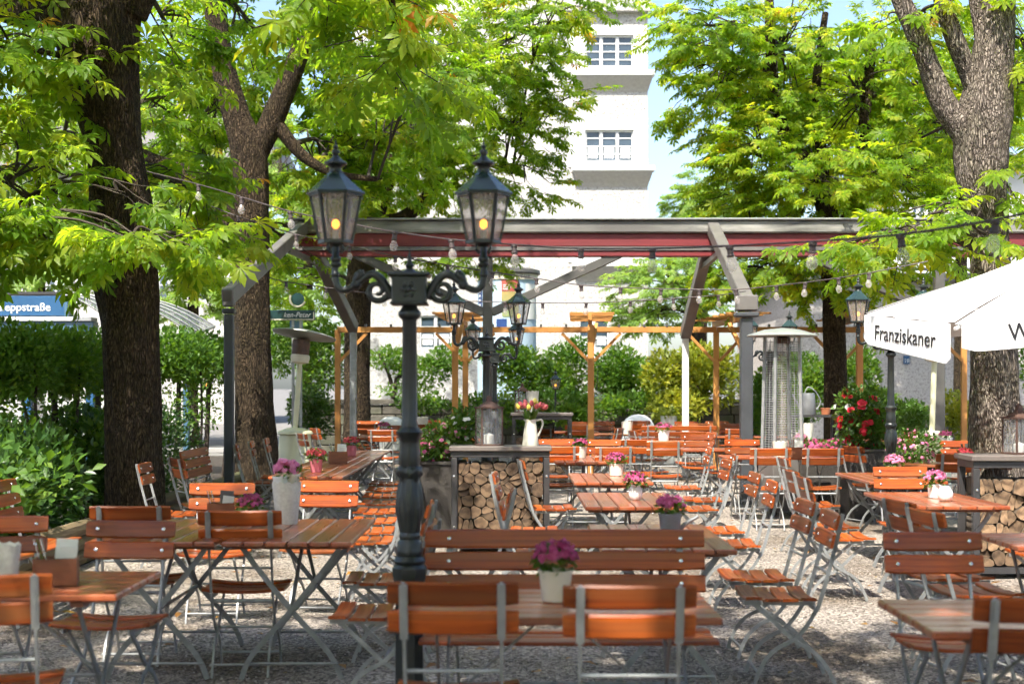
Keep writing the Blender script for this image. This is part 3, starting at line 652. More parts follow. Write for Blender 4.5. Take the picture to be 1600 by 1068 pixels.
chestnut('thick dark leaning chestnut trunk on the left in front of the bus shelter', 14.0,
    [(214, 852, 100), (212, 780, 92), (208, 690, 86), (206, 600, 84), (202, 500, 88), (193, 410, 98), (190, 330, 96), (180, 230, 86), (163, 130, 110), (152, 40, 130), (154, -60, 116), (168, -200, 90), (180, -420, 60)],
    [[(135, 50, 60), (80, 22, 54), (10, 12, 46), (-90, -30, 38), (-220, -120, 24)], [(200, 20, 60), (250, -80, 48), (330, -200, 34), (420, -330, 18)], [(150, 330, 12, 13.9), (95, 300, 9, 13.6), (40, 310, 7, 13.2), (10, 360, 5, 13)]],
    [(20, 90, 13.6, 100, 100, 1.3, 50), (20, 280, 13.2, 90, 80, 1.1, 34), (90, 368, 12.8, 70, 24, .6, 11), (252, 380, 12.2, 36, 26, .4, 8), (270, 60, 16.5, 30, 90, .6, 16), (285, 290, 15, 36, 70, .8, 18), (20, 376, 13, 60, 24, .6, 10),
     (195, 300, 13.0, 26, 22, .3, 3), (300, 372, 13.8, 36, 26, .5, 8), (100, 210, 15.4, 90, 90, .8, 22), (100, -260, 13.5, 320, 180, 2.4, 100), (380, -220, 12, 220, 150, 2, 50), (-250, 100, 13, 160, 250, 2, 50)],
    M['leaf'], M['bark'], nobj=300, size=.185)
chestnut('slimmer chestnut trunk with a forked crown beside the grey pavilion post', 20.0,
    [(403, 778, 74), (402, 720, 66), (398, 640, 59), (395, 560, 56), (393, 470, 54), (392, 380, 53), (393, 300, 53), (389, 235, 55), (370, 180, 42), (348, 100, 36), (333, 0, 31), (322, -130, 30), (310, -330, 18)],
    [[(396, 245, 42), (424, 190, 36), (446, 140, 34), (472, 70, 29), (490, -10, 25), (520, -150, 22)], [(388, 385, 40), (362, 352, 38), (328, 312, 36), (292, 276, 32), (245, 256, 26), (200, 232, 20)], [(430, 190, 22), (470, 240, 18), (520, 270, 12), (590, 280, 8)]],
    [(400, 50, 21.8, 120, 110, 1.4, 60), (540, 110, 22, 80, 110, 1.4, 62), (590, 30, 19, 80, 70, 1.2, 44), (310, 190, 21.8, 70, 100, 1.2, 40), (500, 240, 21.5, 60, 70, 1.0, 30), (600, 220, 21.5, 80, 70, 1.3, 36), (325, 385, 21.6, 60, 45, .9, 17),
     (650, 100, 18, 90, 90, 1.4, 36), (450, 375, 21.6, 36, 36, .7, 8), (500, -240, 20, 320, 150, 2.4, 60), (260, 150, 21, 90, 120, 1.4, 40), (540, 260, 21.5, 60, 60, 1, 22)],
    M['leaf'], M['bark'], nobj=220, size=.155, nl=12)
chestnut('chestnut trunk behind the tall street lamp at the back of the terrace', 28.0,
    [(557, 728, 48), (557, 660, 42), (558, 580, 40), (559, 500, 40), (562, 440, 42), (572, 390, 40), (588, 330, 30), (604, 270, 28), (608, 190, 24), (600, 90, 20), (610, -80, 16)],
    [[(585, 350, 26), (630, 340, 22), (665, 310, 22), (690, 265, 20), (686, 190, 16), (665, 90, 12)], [(560, 420, 22), (520, 380, 16), (480, 360, 12), (440, 350, 8)], [(690, 260, 12), (740, 250, 10), (800, 270, 7)]],
    [(640, 200, 27, 110, 110, 2.4, 66), (740, 120, 26, 110, 100, 2.4, 70), (700, 270, 27, 100, 50, 1.8, 42), (800, 190, 26, 70, 80, 1.8, 38), (810, 70, 25, 80, 80, 2, 46), (880, 0, 24, 80, 26, 1.6, 18), (560, 310, 28, 70, 60, 1.6, 34), (470, 440, 29, 55, 50, 1.4, 26),
     (630, 405, 27, 50, 22, 1, 13), (740, 395, 26.5, 60, 24, 1, 15), (820, 285, 26, 45, 22, 1, 8), (895, 150, 25, 30, 34, 1, 6), (480, 320, 28, 70, 60, 1.5, 36), (780, -180, 27, 320, 120, 2.5, 40)],
    M['leaf'], M['bark'], nobj=0, size=.14, nl=14, seg=20, dens=1.6)
chestnut('pale barked chestnut trunk with twin limbs rising behind the parasol at right', 15.6,
    [(1562, 870, 100), (1560, 760, 92), (1557, 690, 82), (1553, 600, 73), (1550, 500, 63), (1547, 420, 60), (1544, 340, 60), (1535, 265, 76), (1538, 190, 84), (1548, 110, 66), (1556, 20, 56), (1560, -100, 48), (1570, -350, 28)],
    [[(1530, 262, 44), (1505, 205, 42), (1474, 160, 38), (1450, 100, 33), (1425, 40, 31), (1402, -20, 28), (1370, -160, 20)], [(1540, 180, 40), (1512, 110, 30), (1488, 50, 28), (1468, -20, 26), (1440, -200, 16)], [(1530, 130, 28), (1535, 60, 26), (1522, -40, 24), (1510, -220, 16)]],
    [(1400, 372, 15.0, 110, 18, .6, 17), (1500, 352, 14.8, 40, 20, .4, 7), (1310, 382, 15.0, 40, 14, .4, 6), (1450, 335, 15.0, 50, 20, .6, 7), (1575, 290, 15.8, 26, 50, .6, 5), (1600, 60, 16, 40, 110, .9, 22), (1440, 215, 16.4, 40, 30, .5, 6),
     (1430, 30, 16.2, 60, 40, .7, 11), (1550, -210, 16.5, 240, 80, 1.8, 34), (1750, 150, 16, 90, 160, 1.6, 26)],
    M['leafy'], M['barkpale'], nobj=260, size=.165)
chestnut('sunlit yellow green chestnut spreading over the right half of the pavilion', 24.0,
    [(1308, 748, 44), (1307, 680, 39), (1306, 600, 36), (1304, 510, 35), (1302, 440, 36), (1296, 360, 34), (1284, 300, 32), (1262, 258, 26), (1232, 220, 22), (1212, 160, 20), (1204, 60, 16), (1200, -120, 10)],
    [[(1300, 400, 28), (1326, 340, 24), (1345, 270, 20), (1352, 170, 18), (1366, 40, 14)], [(1290, 320, 20), (1282, 230, 18), (1276, 130, 14), (1290, 20, 10)], [(1300, 430, 16), (1250, 400, 12), (1190, 400, 8)]],
    [(1120, 110, 24, 70, 110, 1.8, 62), (1225, 80, 24, 100, 110, 2.2, 86), (1330, 150, 24, 90, 110, 2.2, 86), (1420, 100, 24.5, 90, 110, 2.2, 64), (1175, 240, 23.5, 60, 70, 1.5, 48), (1270, 280, 23, 80, 60, 1.8, 56), (1375, 280, 24, 80, 70, 1.8, 54),
     (1200, 425, 24, 90, 55, 1.4, 40), (1280, 420, 23.5, 60, 55, 1.2, 24), (1400, 440, 24, 55, 46, 1.2, 24), (1090, 40, 23, 60, 50, 1.3, 24), (1300, -170, 25.5, 340, 120, 2.4, 44), (1500, 180, 26, 80, 120, 2, 54), (1590, 140, 27, 50, 140, 2, 40), (1170, 310, 23.5, 60, 30, 1.2, 18)],
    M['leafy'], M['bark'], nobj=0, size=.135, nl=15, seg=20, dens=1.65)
# neighbouring chestnuts of the same grove, standing beside the photographer; they shade the front of the terrace
chestnut('chestnut standing to the left of the viewpoint, its boughs shading the front tables', 3.6,
    [(-2000, 3000, 640), (-2000, 1200, 560), (-2000, 200, 520), (-1950, -900, 480), (-1900, -2400, 300)],
    [[(-1960, -500, 200, 3.6), (-1000, -1500, 120, 4.2), (100, -900, 40, 6.5), (560, -160, 18, 10), (620, 60, 10, 12)]],
    [(620, 90, 12.8, 70, 50, .7, 11), (560, -10, 12, 90, 50, .8, 12), ('w', (-2.6, 1.6, 6.0), (1.9, 1.8, .9), 90), ('w', (-.6, 2.2, 6.2), (1.7, 1.8, .9), 85), ('w', (.9, 1.6, 6.4), (1.4, 1.6, .8), 60), ('w', (-3.6, 4.2, 6.4), (1.6, 1.6, .9), 60), ('w', (-4.6, 3.6, 7.6), (2.2, 2.2, 1.2), 60), ('w', (-1.4, 4.4, 6.8), (1.4, 1.2, .7), 26), ('w', (-1.5, 0, 7.4), (3, 2.5, 1), 70), ('w', (-.4, 3.4, 7.4), (1.8, 1.2, .7), 50), ('w', (-2.4, 3.0, 7.2), (1.6, 1.4, .7), 50)],
    M['leaf'], M['bark'], nobj=40, size=.2)
chestnut('chestnut standing to the right of the viewpoint, its boughs shading the near chairs', 3.2,
    [(4300, 3000, 600), (4300, 1200, 540), (4300, 200, 500), (4200, -900, 460), (4100, -2600, 300)],
    [[(4200, -600, 200, 3.2), (3000, -1900, 120, 3.6), (1700, -2000, 60, 4)]],
    [('w', (2.0, .6, 6.2), (1.5, 1.4, .8), 60), ('w', (3.4, .4, 6.6), (1.6, 1.6, .9), 60), ('w', (4.8, 2.4, 7.4), (1.8, 1.8, 1.2), 50), ('w', (1.2, -1, 6.8), (2, 1.6, .9), 50), ('w', (1.9, 2.0, 7.2), (1.3, 1.2, .7), 46)],
    M['leaf'], M['bark'], size=.2)

for tx, ty, lb in ((-3.4, -6.5, 'unseen chestnut added behind the viewpoint to cut skylight, on the left'), (2.8, -7.5, 'unseen chestnut added behind the viewpoint to cut skylight, on the right')):  # out-of-view trees added to hold skylight off the front chairs
    rt = thing('chestnut_tree', lb, 'tree', (tx, ty, 0), 0, 'chestnut trees of the beer garden')
    MB().tube(catmull([(0, 0, -.05), (.05, 0, 1.5), (0, .1, 3.2), (-.1, 0, 5.5), (0, 0, 8)], 5), [.36 - .014 * q for q in range(21)], 16).build('trunk', M['bark'], rt)
    AA = []
    for c, rd, n in (((0, 0, 4.2), (3.2, 2.6, 1.5), 130), ((0, 0, 6.2), (3.0, 2.8, 1.6), 110), ((0, 1.0, 2.9), (2.8, 1.5, .6), 50)):
        o_, v_ = in_ball(n, c, rd); AA.append(sprays(o_, unit(v_ * np.array([1, 1, .3])), 9, .26, .8))
    V_, T_ = leaves_np(LEAF_FAR, np.concatenate([q[0] for q in AA]), np.concatenate([q[1] for q in AA]), np.concatenate([q[2] for q in AA]))
    link('crown', np_mesh('crown', V_, T_, M['leaf']), rt)['kind'] = 'stuff'
    for q in range(7):
        an = q * .9; MB().tube(catmull([(0, 0, 2.6 + .5 * q), (math.cos(an) * 1.2, math.sin(an) * 1.2, 3.3 + .5 * q), (math.cos(an) * 2.4, math.sin(an) * 2.2, 3.5 + .5 * q)], 4), [.11 - .009 * w for w in range(9)], 7).build('limb', M['bark'], rt)

def soft_tree(label, D, px, foot, blobs, mat, size=.16, nl=12, w=26, group='trees beyond the terrace', name='background_tree'):
    chestnut(label, D, [(px, foot, w), (px, foot - 60, w * .8), (px + 3, blobs[0][1] + 10, w * .6), (px, blobs[0][1] - 20, w * .3)], [], blobs, mat, M['bark'], LEAF_FAR, size, nl, 0, None, 10, .6, 1.3, group, name)
soft_tree('pale green round tree in front of the white house, framed by the pavilion', 38, 1078, 695, [(1030, 440, 37.5, 70, 44, 1.2, 90), (1010, 490, 37.5, 50, 26, 1, 40), (1085, 470, 38, 40, 44, 1, 40), (1075, 400, 38, 45, 22, 1, 34)], M['leaffar'], .15)
soft_tree('hazy tree top showing between the apartment house and the sunlit chestnut', 64, 1095, 658, [(1090, 320, 64, 50, 34, 2, 70), (1130, 290, 64, 60, 50, 2.5, 80), (1140, 380, 64, 70, 60, 2.5, 80)], M['leaffar'], .24)
soft_tree('bright tree behind the bus shelter roof, second from the frame edge', 36, 60, 700, [(40, 370, 36, 110, 90, 2.4, 110), (130, 410, 35, 80, 60, 2, 60), (60, 250, 37, 120, 80, 2.4, 90), (60, 100, 38, 130, 100, 2.4, 90)], M['leaffar'], .18)
soft_tree('bright tree behind the dark leaning trunk and the slim trunk', 38, 300, 695, [(300, 440, 38, 70, 70, 2, 90), (330, 340, 38, 80, 70, 2, 90), (240, 300, 39, 90, 90, 2, 90), (250, 150, 39, 120, 100, 2.4, 90), (370, 120, 40, 100, 100, 2.4, 80)], M['leaffar'], .18)
soft_tree('bright tree behind the green inn sign', 36, 478, 700, [(470, 420, 36, 60, 70, 2, 90), (500, 350, 37, 70, 70, 2, 70), (460, 520, 35, 50, 44, 1.4, 60), (430, 250, 38, 90, 90, 2, 70), (560, 230, 40, 100, 90, 2, 70), (660, 200, 41, 100, 110, 2.4, 80)], M['leaffar'], .18)
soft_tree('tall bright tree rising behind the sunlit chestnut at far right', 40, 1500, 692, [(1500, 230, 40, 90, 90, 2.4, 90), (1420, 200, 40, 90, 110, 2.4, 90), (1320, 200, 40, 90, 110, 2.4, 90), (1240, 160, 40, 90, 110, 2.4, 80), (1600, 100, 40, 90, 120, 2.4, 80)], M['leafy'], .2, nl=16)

def bush(name, label, cells, mat, size, stems=(), cat='bush', group=None, root_at=None, up=.5, tmpl=LEAF_OVAL, stem_r=.02):
    """cells: (centre, radii, count); small single leaves through the volume on real stems"""
    c0 = Vector(cells[0][0]); base = Vector((c0.x, c0.y, 0)) if root_at is None else Vector(root_at)
    root = thing(name, label, cat, base, 0, group); pp = []; rr = []
    for c, r, n in cells:
        p, v = in_ball(n, Vector(c) - base, r, .4); pp.append(p)
        rr.append(unit(v + nrg.normal(0, .7, (n, 3)) + np.array([0, 0, up])))
    pos = np.concatenate(pp); ax = np.concatenate(rr); nm = unit(nrg.normal(0, .6, pos.shape) + np.array([0, -.2, 1]))
    V, T = leaves_np(tmpl, pos, frames(ax, nm), nrg.uniform(.6, 1.25, len(pos)) * size)
    lo = np.repeat((base.z + pos[:, 2]) > .01, tmpl[0].shape[0])
    V[:, 2] = np.maximum(V[:, 2], .012 - base.z)
    link('foliage', np_mesh('foliage', V, T, mat), root)['kind'] = 'stuff'
    for (a, b_, r) in stems:
        a = Vector(a) - base; b_ = Vector(b_) - base
        MB().tube(catmull([a, a.lerp(b_, .5) + Vector((rng.uniform(-.08, .08), rng.uniform(-.08, .08), 0)), b_], 5), [r * (1 - .05 * i) for i in range(11)], 7).build('stem', M['twig'], root)
    return root

# clipped hedge trees along the left bed
hl = ['clipped hedge tree at the left frame edge under the bus stop sign', 'clipped hedge tree with a reddish stem under the bus stop sign', 'clipped hedge tree just left of the dark leaning trunk', 'clipped hedge tree just right of the dark leaning trunk', 'clipped hedge tree beside the grey pavilion post on the left']
for i, (px, D, w_) in enumerate([(-10, 13.6, .62), (66, 15, .6), (140, 16.6, .55), (268, 19.5, .6), (318, 21.5, .55)]):
    zc = (1.84, 1.86, 1.88, 2.02, 2.04)[i]; x = XP(px, D)
    bush('hedge_tree', hl[i], [((x, D, zc), (w_, .5, .36), 2600), ((x + .25, D - .1, zc - .1), (w_ * .7, .4, .34), 1400), ((x - .3, D, zc - .12), (w_ * .6, .4, .3), 1200), ((x, D, 1.35), (w_ * .8, .4, .5), 500)], M['hedgelit'], .075,
         [((x, D, 0), (x + .1, D, 2.0), .05), ((x - .1, D, 1.0), (x - .3, D, 1.9), .022), ((x + .25, D + .1, 0), (x + .4, D, 1.8), .025)], 'hedge', 'clipped hedge trees along the left bed')
ll = ['dark laurel bush at the left frame edge behind the slatted bench', 'dark laurel bush left of the leaning trunk, second from the frame edge', 'dark laurel bush against the foot of the leaning trunk', 'dense dark bush between the leaning trunk and the grey post', 'glossy low bush under the hedge at the foot of the grey post']
for i, (px, D, hh, w_) in enumerate([(-10, 11.2, 1.15, .75), (80, 12.6, 1.2, .7), (140, 15.2, 1.25, .7), (288, 17.6, 1.32, .55), (262, 16, .7, .4)]):
    x = XP(px, D); x = min(x, -3.98 - w_ * .72)
    bush('laurel_bush', ll[i], [((x, D, hh * .55), (w_, .85, hh * .5), 3200), ((x - .3, D + .3, hh * .7), (w_ * .8, .8, hh * .4), 1500)], M['hedge'], .1 if i < 3 else .06, [((x, D, 0), (x, D, hh * .8), .03)], 'bush', 'dark bushes along the left bed')
x = XP(30, 10.6)
bush('rhododendron', 'rosettes of broad light green leaves above the slatted bench', [((x - .2, 10.4, .95), (.5, .4, .24), 90), ((x + .2, 10.8, .85), (.3, .3, .2), 40)], M['hedgelit'], .12, [((x - .2, 10.4, 0), (x - .2, 10.4, .9), .02)], 'bush')
# shrubs and espaliers along the back wall
def pb(px, py, D, rx, ry, rd, n): return (P(px, py, D), (rx * D / F, rd, ry * D / F), n)
bush('espalier_tree', 'espaliered small tree against the white house left of the black lamp posts', [pb(610, 560, 33.4, 40, 18, .4, 900), pb(660, 580, 33.4, 50, 22, .4, 1100), pb(700, 560, 33.4, 34, 20, .4, 800), pb(640, 610, 33.4, 60, 10, .4, 400)], M['hedgelit'], .11, [(P(605, 705, 33.4), P(620, 590, 33.4), .1), (P(620, 590, 33.4), P(690, 560, 33.4), .05), (P(612, 600, 33.4), P(590, 550, 33.4), .05)], 'tree', root_at=(P(605, 705, 33.4).x, 33.4, 0))
bush('hedge_bush', 'green hedge bush behind the jug of tulips', [pb(820, 585, 33, 46, 44, .5, 2600), pb(790, 560, 33, 40, 24, .5, 1200), pb(860, 600, 33, 40, 34, .5, 1400)], M['hedgelit'], .11, [(P(820, 700, 33), P(822, 590, 33), .05)], 'bush')
bush('hedge_bush', 'green hedge bush left of the double timber pergola post', [pb(885, 570, 33.5, 40, 36, .5, 2000), pb(890, 620, 33.5, 34, 26, .5, 1000), pb(905, 540, 33.5, 20, 14, .4, 260)], M['hedgelit'], .11, [(P(885, 700, 33.5), P(888, 590, 33.5), .05)], 'bush')
bush('hedge_bush', 'broad green hedge bush right of the double timber pergola post', [pb(965, 580, 33, 44, 40, .6, 2600), pb(1000, 600, 33, 40, 40, .6, 1600), pb(945, 600, 33, 30, 34, .5, 900)], M['hedgelit'], .115, [(P(960, 700, 33), P(960, 600, 33), .06), (P(985, 700, 33), P(990, 610, 33), .04)], 'bush')
bush('hedge_bush', 'low leafy hedge bush spilling over the stone wall at centre', [pb(870, 628, 31.9, 60, 20, .3, 1500), pb(760, 632, 31.9, 60, 18, .3, 1300), pb(820, 650, 31.8, 50, 20, .3, 900)], M['hedgelit'], .1, [(P(840, 712, 31.9), P(840, 640, 31.9), .04)], 'bush')
bush('hedge_bush', 'low leafy hedge bush spilling over the stone wall behind the far chairs', [pb(980, 630, 31.9, 50, 18, .3, 1300), pb(660, 632, 31.9, 50, 14, .3, 900), pb(930, 640, 31.8, 40, 20, .3, 900)], M['hedgelit'], .1, [(P(980, 712, 31.9), P(980, 640, 31.9), .04)], 'bush')
bush('golden_shrub', 'yellow green shrub behind the pale pavilion post', [pb(1040, 590, 31.6, 36, 46, .5, 1500), pb(1090, 580, 31.6, 46, 44, .6, 2200), pb(1060, 635, 31.2, 50, 26, .5, 1200), pb(1130, 590, 31.6, 30, 48, .5, 1100)], M['hedgeyellow'], .13, [(P(1090, 715, 31.6), P(1090, 600, 31.6), .05)], 'bush')
bush('shrub', 'fresh green shrub just right of the grey pavilion column', [pb(1184, 640, 27, 22, 52, .4, 1900), pb(1196, 600, 27, 16, 30, .3, 700)], M['hedgelit'], .09, [(P(1186, 730, 27), P(1186, 640, 27), .04)], 'bush')
bush('hedge_bush', 'dark green hedge bush behind the tall glass tube heater', [pb(1250, 590, 31, 50, 40, .5, 2600), pb(1230, 640, 31, 40, 40, .5, 1200), pb(1270, 620, 31, 40, 40, .5, 1200)], M['hedgelit'], .11, [(P(1255, 715, 31), P(1255, 600, 31), .06)], 'bush')
bush('hedge_bush', 'green hedge bush between the whitewashed trunk and the parasol', [pb(1345, 590, 31, 30, 50, .5, 1900), pb(1375, 640, 31, 34, 34, .5, 1200)], M['hedgelit'], .11, [(P(1350, 715, 31), P(1350, 600, 31), .05)], 'bush')
bush('shrub', 'round green shrub with purple blooms behind the right street lamp', [pb(1422, 655, 24, 32, 30, .4, 2400)], M['plantleaf'], .07, [(P(1422, 740, 24), P(1422, 660, 24), .04)], 'bush')
bush('shrub', 'sunny shrub behind the dark gate at right', [pb(1488, 640, 30, 26, 30, .4, 900), pb(1500, 665, 30, 20, 30, .4, 700)], M['hedgeyellow'], .1, [(P(1490, 715, 30), P(1490, 650, 30), .03)], 'bush')
bush('shrub', 'leafy shrub at the right frame edge behind the parasol', [pb(1612, 560, 30, 22, 60, .4, 900)], M['hedgelit'], .1, [(P(1612, 720, 30), P(1612, 600, 30), .04)], 'bush')
bush('shrub', 'bright green shrub behind the cream mushroom heater', [pb(500, 560, 29, 42, 60, .6, 2600), pb(440, 540, 30, 30, 50, .6, 1400)], M['hedgelit'], .1, [(P(495, 720, 29), P(495, 600, 29), .05)], 'bush')
bush('shrub', 'dark round shrub right of the cream mushroom heater', [pb(478, 640, 25.5, 30, 40, .4, 2200), pb(505, 650, 25.5, 20, 36, .4, 1000)], M['hedge'], .07, [(P(485, 735, 25.5), P(485, 650, 25.5), .04)], 'bush')
bush('fern', 'bright green fern clump below the wall beside the far firewood', [pb(892, 650, 28, 22, 14, .3, 800), pb(902, 668, 28, 16, 16, .3, 500)], M['hedgelit'], .13, (), 'plant')

# ------------------------------------------------------------------ garden wall, log edging
def back_wall():
    root = thing('garden_wall', 'old grey stone garden wall along the back of the terrace', 'wall', (0, 32.6, 0))
    for (pa, pb_, top) in [(470, 1235, 1.28), (1330, 1690, 1.15)]:
        x0, x1 = XP(pa, 32.6), XP(pb_, 32.6); rows = 5; h = (top - .12) / rows
        for r_ in range(rows):
            x = x0 - rng.uniform(0, .4)
            while x < x1:
                w = rng.uniform(.38, .8); a = max(x, x0); b = min(x + w, x1)
                if b - a > .08: MB().box(((a + b) / 2, rng.uniform(-.02, .02), r_ * h + h / 2), (b - a - .018, .36, h - .018), ch=.014).build('stone', M['stonewall'], root, smooth=False)
                x += w
        MB().box(((x0 + x1) / 2, 0, top / 2 - .08), (x1 - x0 - .05, .26, top - .16)).build('mortar_core', M['soil'], root, smooth=False)
        n = max(1, int((x1 - x0) / 1.1)); w = (x1 - x0) / n
        for i in range(n): MB().box((x0 + w * (i + .5), 0, top - .06), (w - .014, .46, .12), ch=.015).build('coping_stone', M['stonewall'], root, smooth=False)
back_wall()
def edging():
    root = thing('log_edging', 'low stacked log edging along the left planting bed', 'edging', (-3.78, 6.5, 0))
    for r_ in range(3):
        y = -.6 * (r_ % 2)
        while y < 15.2:
            L_ = rng.uniform(1.7, 2.3); rad = rng.uniform(.062, .072)
            if r_ < 2 or y > 2:
                MB().tube([(rng.uniform(-.01, .01), y, .065 + r_ * .128), (rng.uniform(-.01, .01), y + L_ - .03, .065 + r_ * .128)], rad, 10).build('log', M['edging'], root)
            y += L_
edging()
def gate():
    root = thing('garden_gate', 'dark grey slatted garden gate beside the right trunk', 'gate', (XP(1480, 31.8), 31.8, 0))
    k = 31.8 / F
    for i in range(16):
        MB().box(((i - 5) * 8.6 * k, 0, .62), (6.6 * k, .03, 1.0)).build('slat', M['dbeam'], root, smooth=False)
    for z in (.22, 1.05): MB().box((3 * 8.6 * k - .05, .035, z), (16 * 8.6 * k, .03, .08)).build('rail', M['dbeam'], root, smooth=False)
gate()

# ------------------------------------------------------------------ steel pavilion with retracted awning
def pavilion():
    Dr, Dn, Df = 21.6, 18.4, 24.7; k = Dr / F
    root = thing('pavilion_frame', 'grey steel pavilion frame with dark red ridge beam and weathered gutter', 'pavilion', (0, Dr, 0))
    zr = CZ + (HY - 345) * k; x0 = XP(462, Dr); x1 = XP(1720, Dr); cx = (x0 + x1) / 2; Lx = x1 - x0; O = Vector((0, Dr, 0))
    MB().box((cx, 0, zr - .105), (Lx + .1, .36, .19), ch=.02).build('gutter', M['gutter'], root)
    MB().box((cx, 0, zr + .006), (Lx + .16, .46, .03), ch=.008).build('gutter_cover', M['steel'], root)
    MB().box((cx, 0, zr - .30), (Lx, .22, .196), ch=.01).build('ridge_beam', M['red'], root)
    MB().box((cx, -.02, zr - .43), (Lx - .02, .20, .055)).build('lower_rail', M['beam'], root)
    MB().box((cx, 0, zr - .505), (Lx - .01, .2, .085), ch=.01).build('lower_beam', M['red'], root)
    ze = CZ + (HY - 478) * Dn / F
    # rafter pairs: ridge to near eave post and to far eave post
    for i, (pr, pn, yn, pf, yf) in enumerate([(478, 358, 462, 552, 512), (1112, 1166, 470, 1071, 522)]):
        dn = Dn if i else 16.7; df = Df
        a = P(pr, 352, Dr) - O; b = P(pn, yn, dn) - O; c = P(pf, yf, df) - O
        MB().bar(a, b + (b - a).normalized() * .1, .17 if i else .13, .19, ch=.012).build('rafter', M['beam'], root)
        MB().bar(a + Vector((0, .05, -.1)), c, .17, .19, ch=.012).build('rafter', M['beam'], root)
        # eave posts with caps
        wn_ = .155 if i else .11
        MB().box((b.x, b.y, (b.z - .22) / 2), (wn_, wn_, b.z - .22), ch=.012).build('post', M['post'], root)
        MB().box((b.x, b.y, b.z - .18), (.30 if i else .15, .26 if i else .15, .06), ch=.015).build('post_cap', M['post'], root)
        MB().box((b.x, b.y - .02, b.z - .03), (.27 if i else .13, .24 if i else .13, .2), ch=.015).build('rafter_shoe', M['beam'], root)
        MB().box((c.x, c.y, c.z / 2 - .03), (.11, .11, c.z - .06), ch=.01).build('post', M['white'] if i else M['steel'], root)
        MB().bar(a.lerp(c, .28) + Vector((0, 0, -.12)), a.lerp(b, .28) + Vector((0, 0, -.12)), .07, .07).build('collar_tie', M['beam'], root)
    # ridge posts with Y braces
    for px in (762, 1467):
        x = XP(px, Dr); MB().box((x, 0, (zr - .56) / 2), (.15, .15, zr - .56), ch=.012).build('ridge_post', M['dbeam'], root)
        for s in (-1, 1):
            MB().bar((x + s * .06, 0, CZ + (HY - 488) * k), (x + s * 2.02, 0, zr - .5), .13, .15, up=(0, 1, 0), ch=.01).build('brace', M['dbeam'], root)
pavilion()

# ------------------------------------------------------------------ timber pergola
def pergola():
    D0, D1 = 25.2, 23.2; root = thing('timber_pergola', 'honey coloured timber pergola with Y braced posts across the terrace', 'pergola', (0, D0, 0))
    zb = CZ + (HY - 515) * D0 / F; k = D0 / F
    xs = [XP(p, D0) for p in (527, 727, 924, 1120, 1314, 1508)]
    for i in range(len(xs) - 1):
        MB().box(((xs[i] + xs[i + 1]) / 2, 0, zb), (xs[i + 1] - xs[i] - .01, .07, .1), ch=.006).build('beam', M['timber'], root, smooth=False)
        for t in (.22, .42, .6, .8):
            MB().box((xs[i] + (xs[i + 1] - xs[i]) * t, 0, zb + .075), (.035, .09, .05)).build('bracket', M['dbeam'], root, smooth=False)
    for i, x in enumerate(xs):
        MB().box((x, .072, zb / 2), (.1, .07, zb), ch=.006).build('post', M['timber'], root, smooth=False)
        for s in (-1, 1):
            if (i == 0 and s < 0) or (i == 5 and s > 0): continue
            MB().bar((x + s * .05, .02, zb - .55), (x + s * .52, .02, zb - .06), .05, .07, up=(0, 1, 0)).build('brace', M['timber'], root, smooth=False)
        if i in (1, 2, 3, 4):
            sx = [0, -.1, -.12, .18, -.16][i]; y1 = D1 - D0
            MB().box((x + sx, y1, zb / 2), (.1, .09, zb), ch=.006).build('post', M['timber'], root, smooth=False)
            MB().bar((x + sx - .03, y1 - .35, zb + .11), (x, .35, zb + .11), .07, .1, ch=.006).build('cross_beam', M['timber'], root, smooth=False)
            for q in range(6):
                f_ = q / 5; yy = y1 - .28 + (.56 - y1) * f_; xx = x + sx * (1 - f_)
                MB().box((xx, yy, zb + .176), (.72, .11, .03)).build('plank', M['timber'], root, smooth=False)
            MB().bar((x + sx, y1 + .05, zb - .5), (x, y1 + .55, zb + .04), .06, .06, up=(1, 0, 0)).build('brace', M['timber'], root, smooth=False)
pergola()

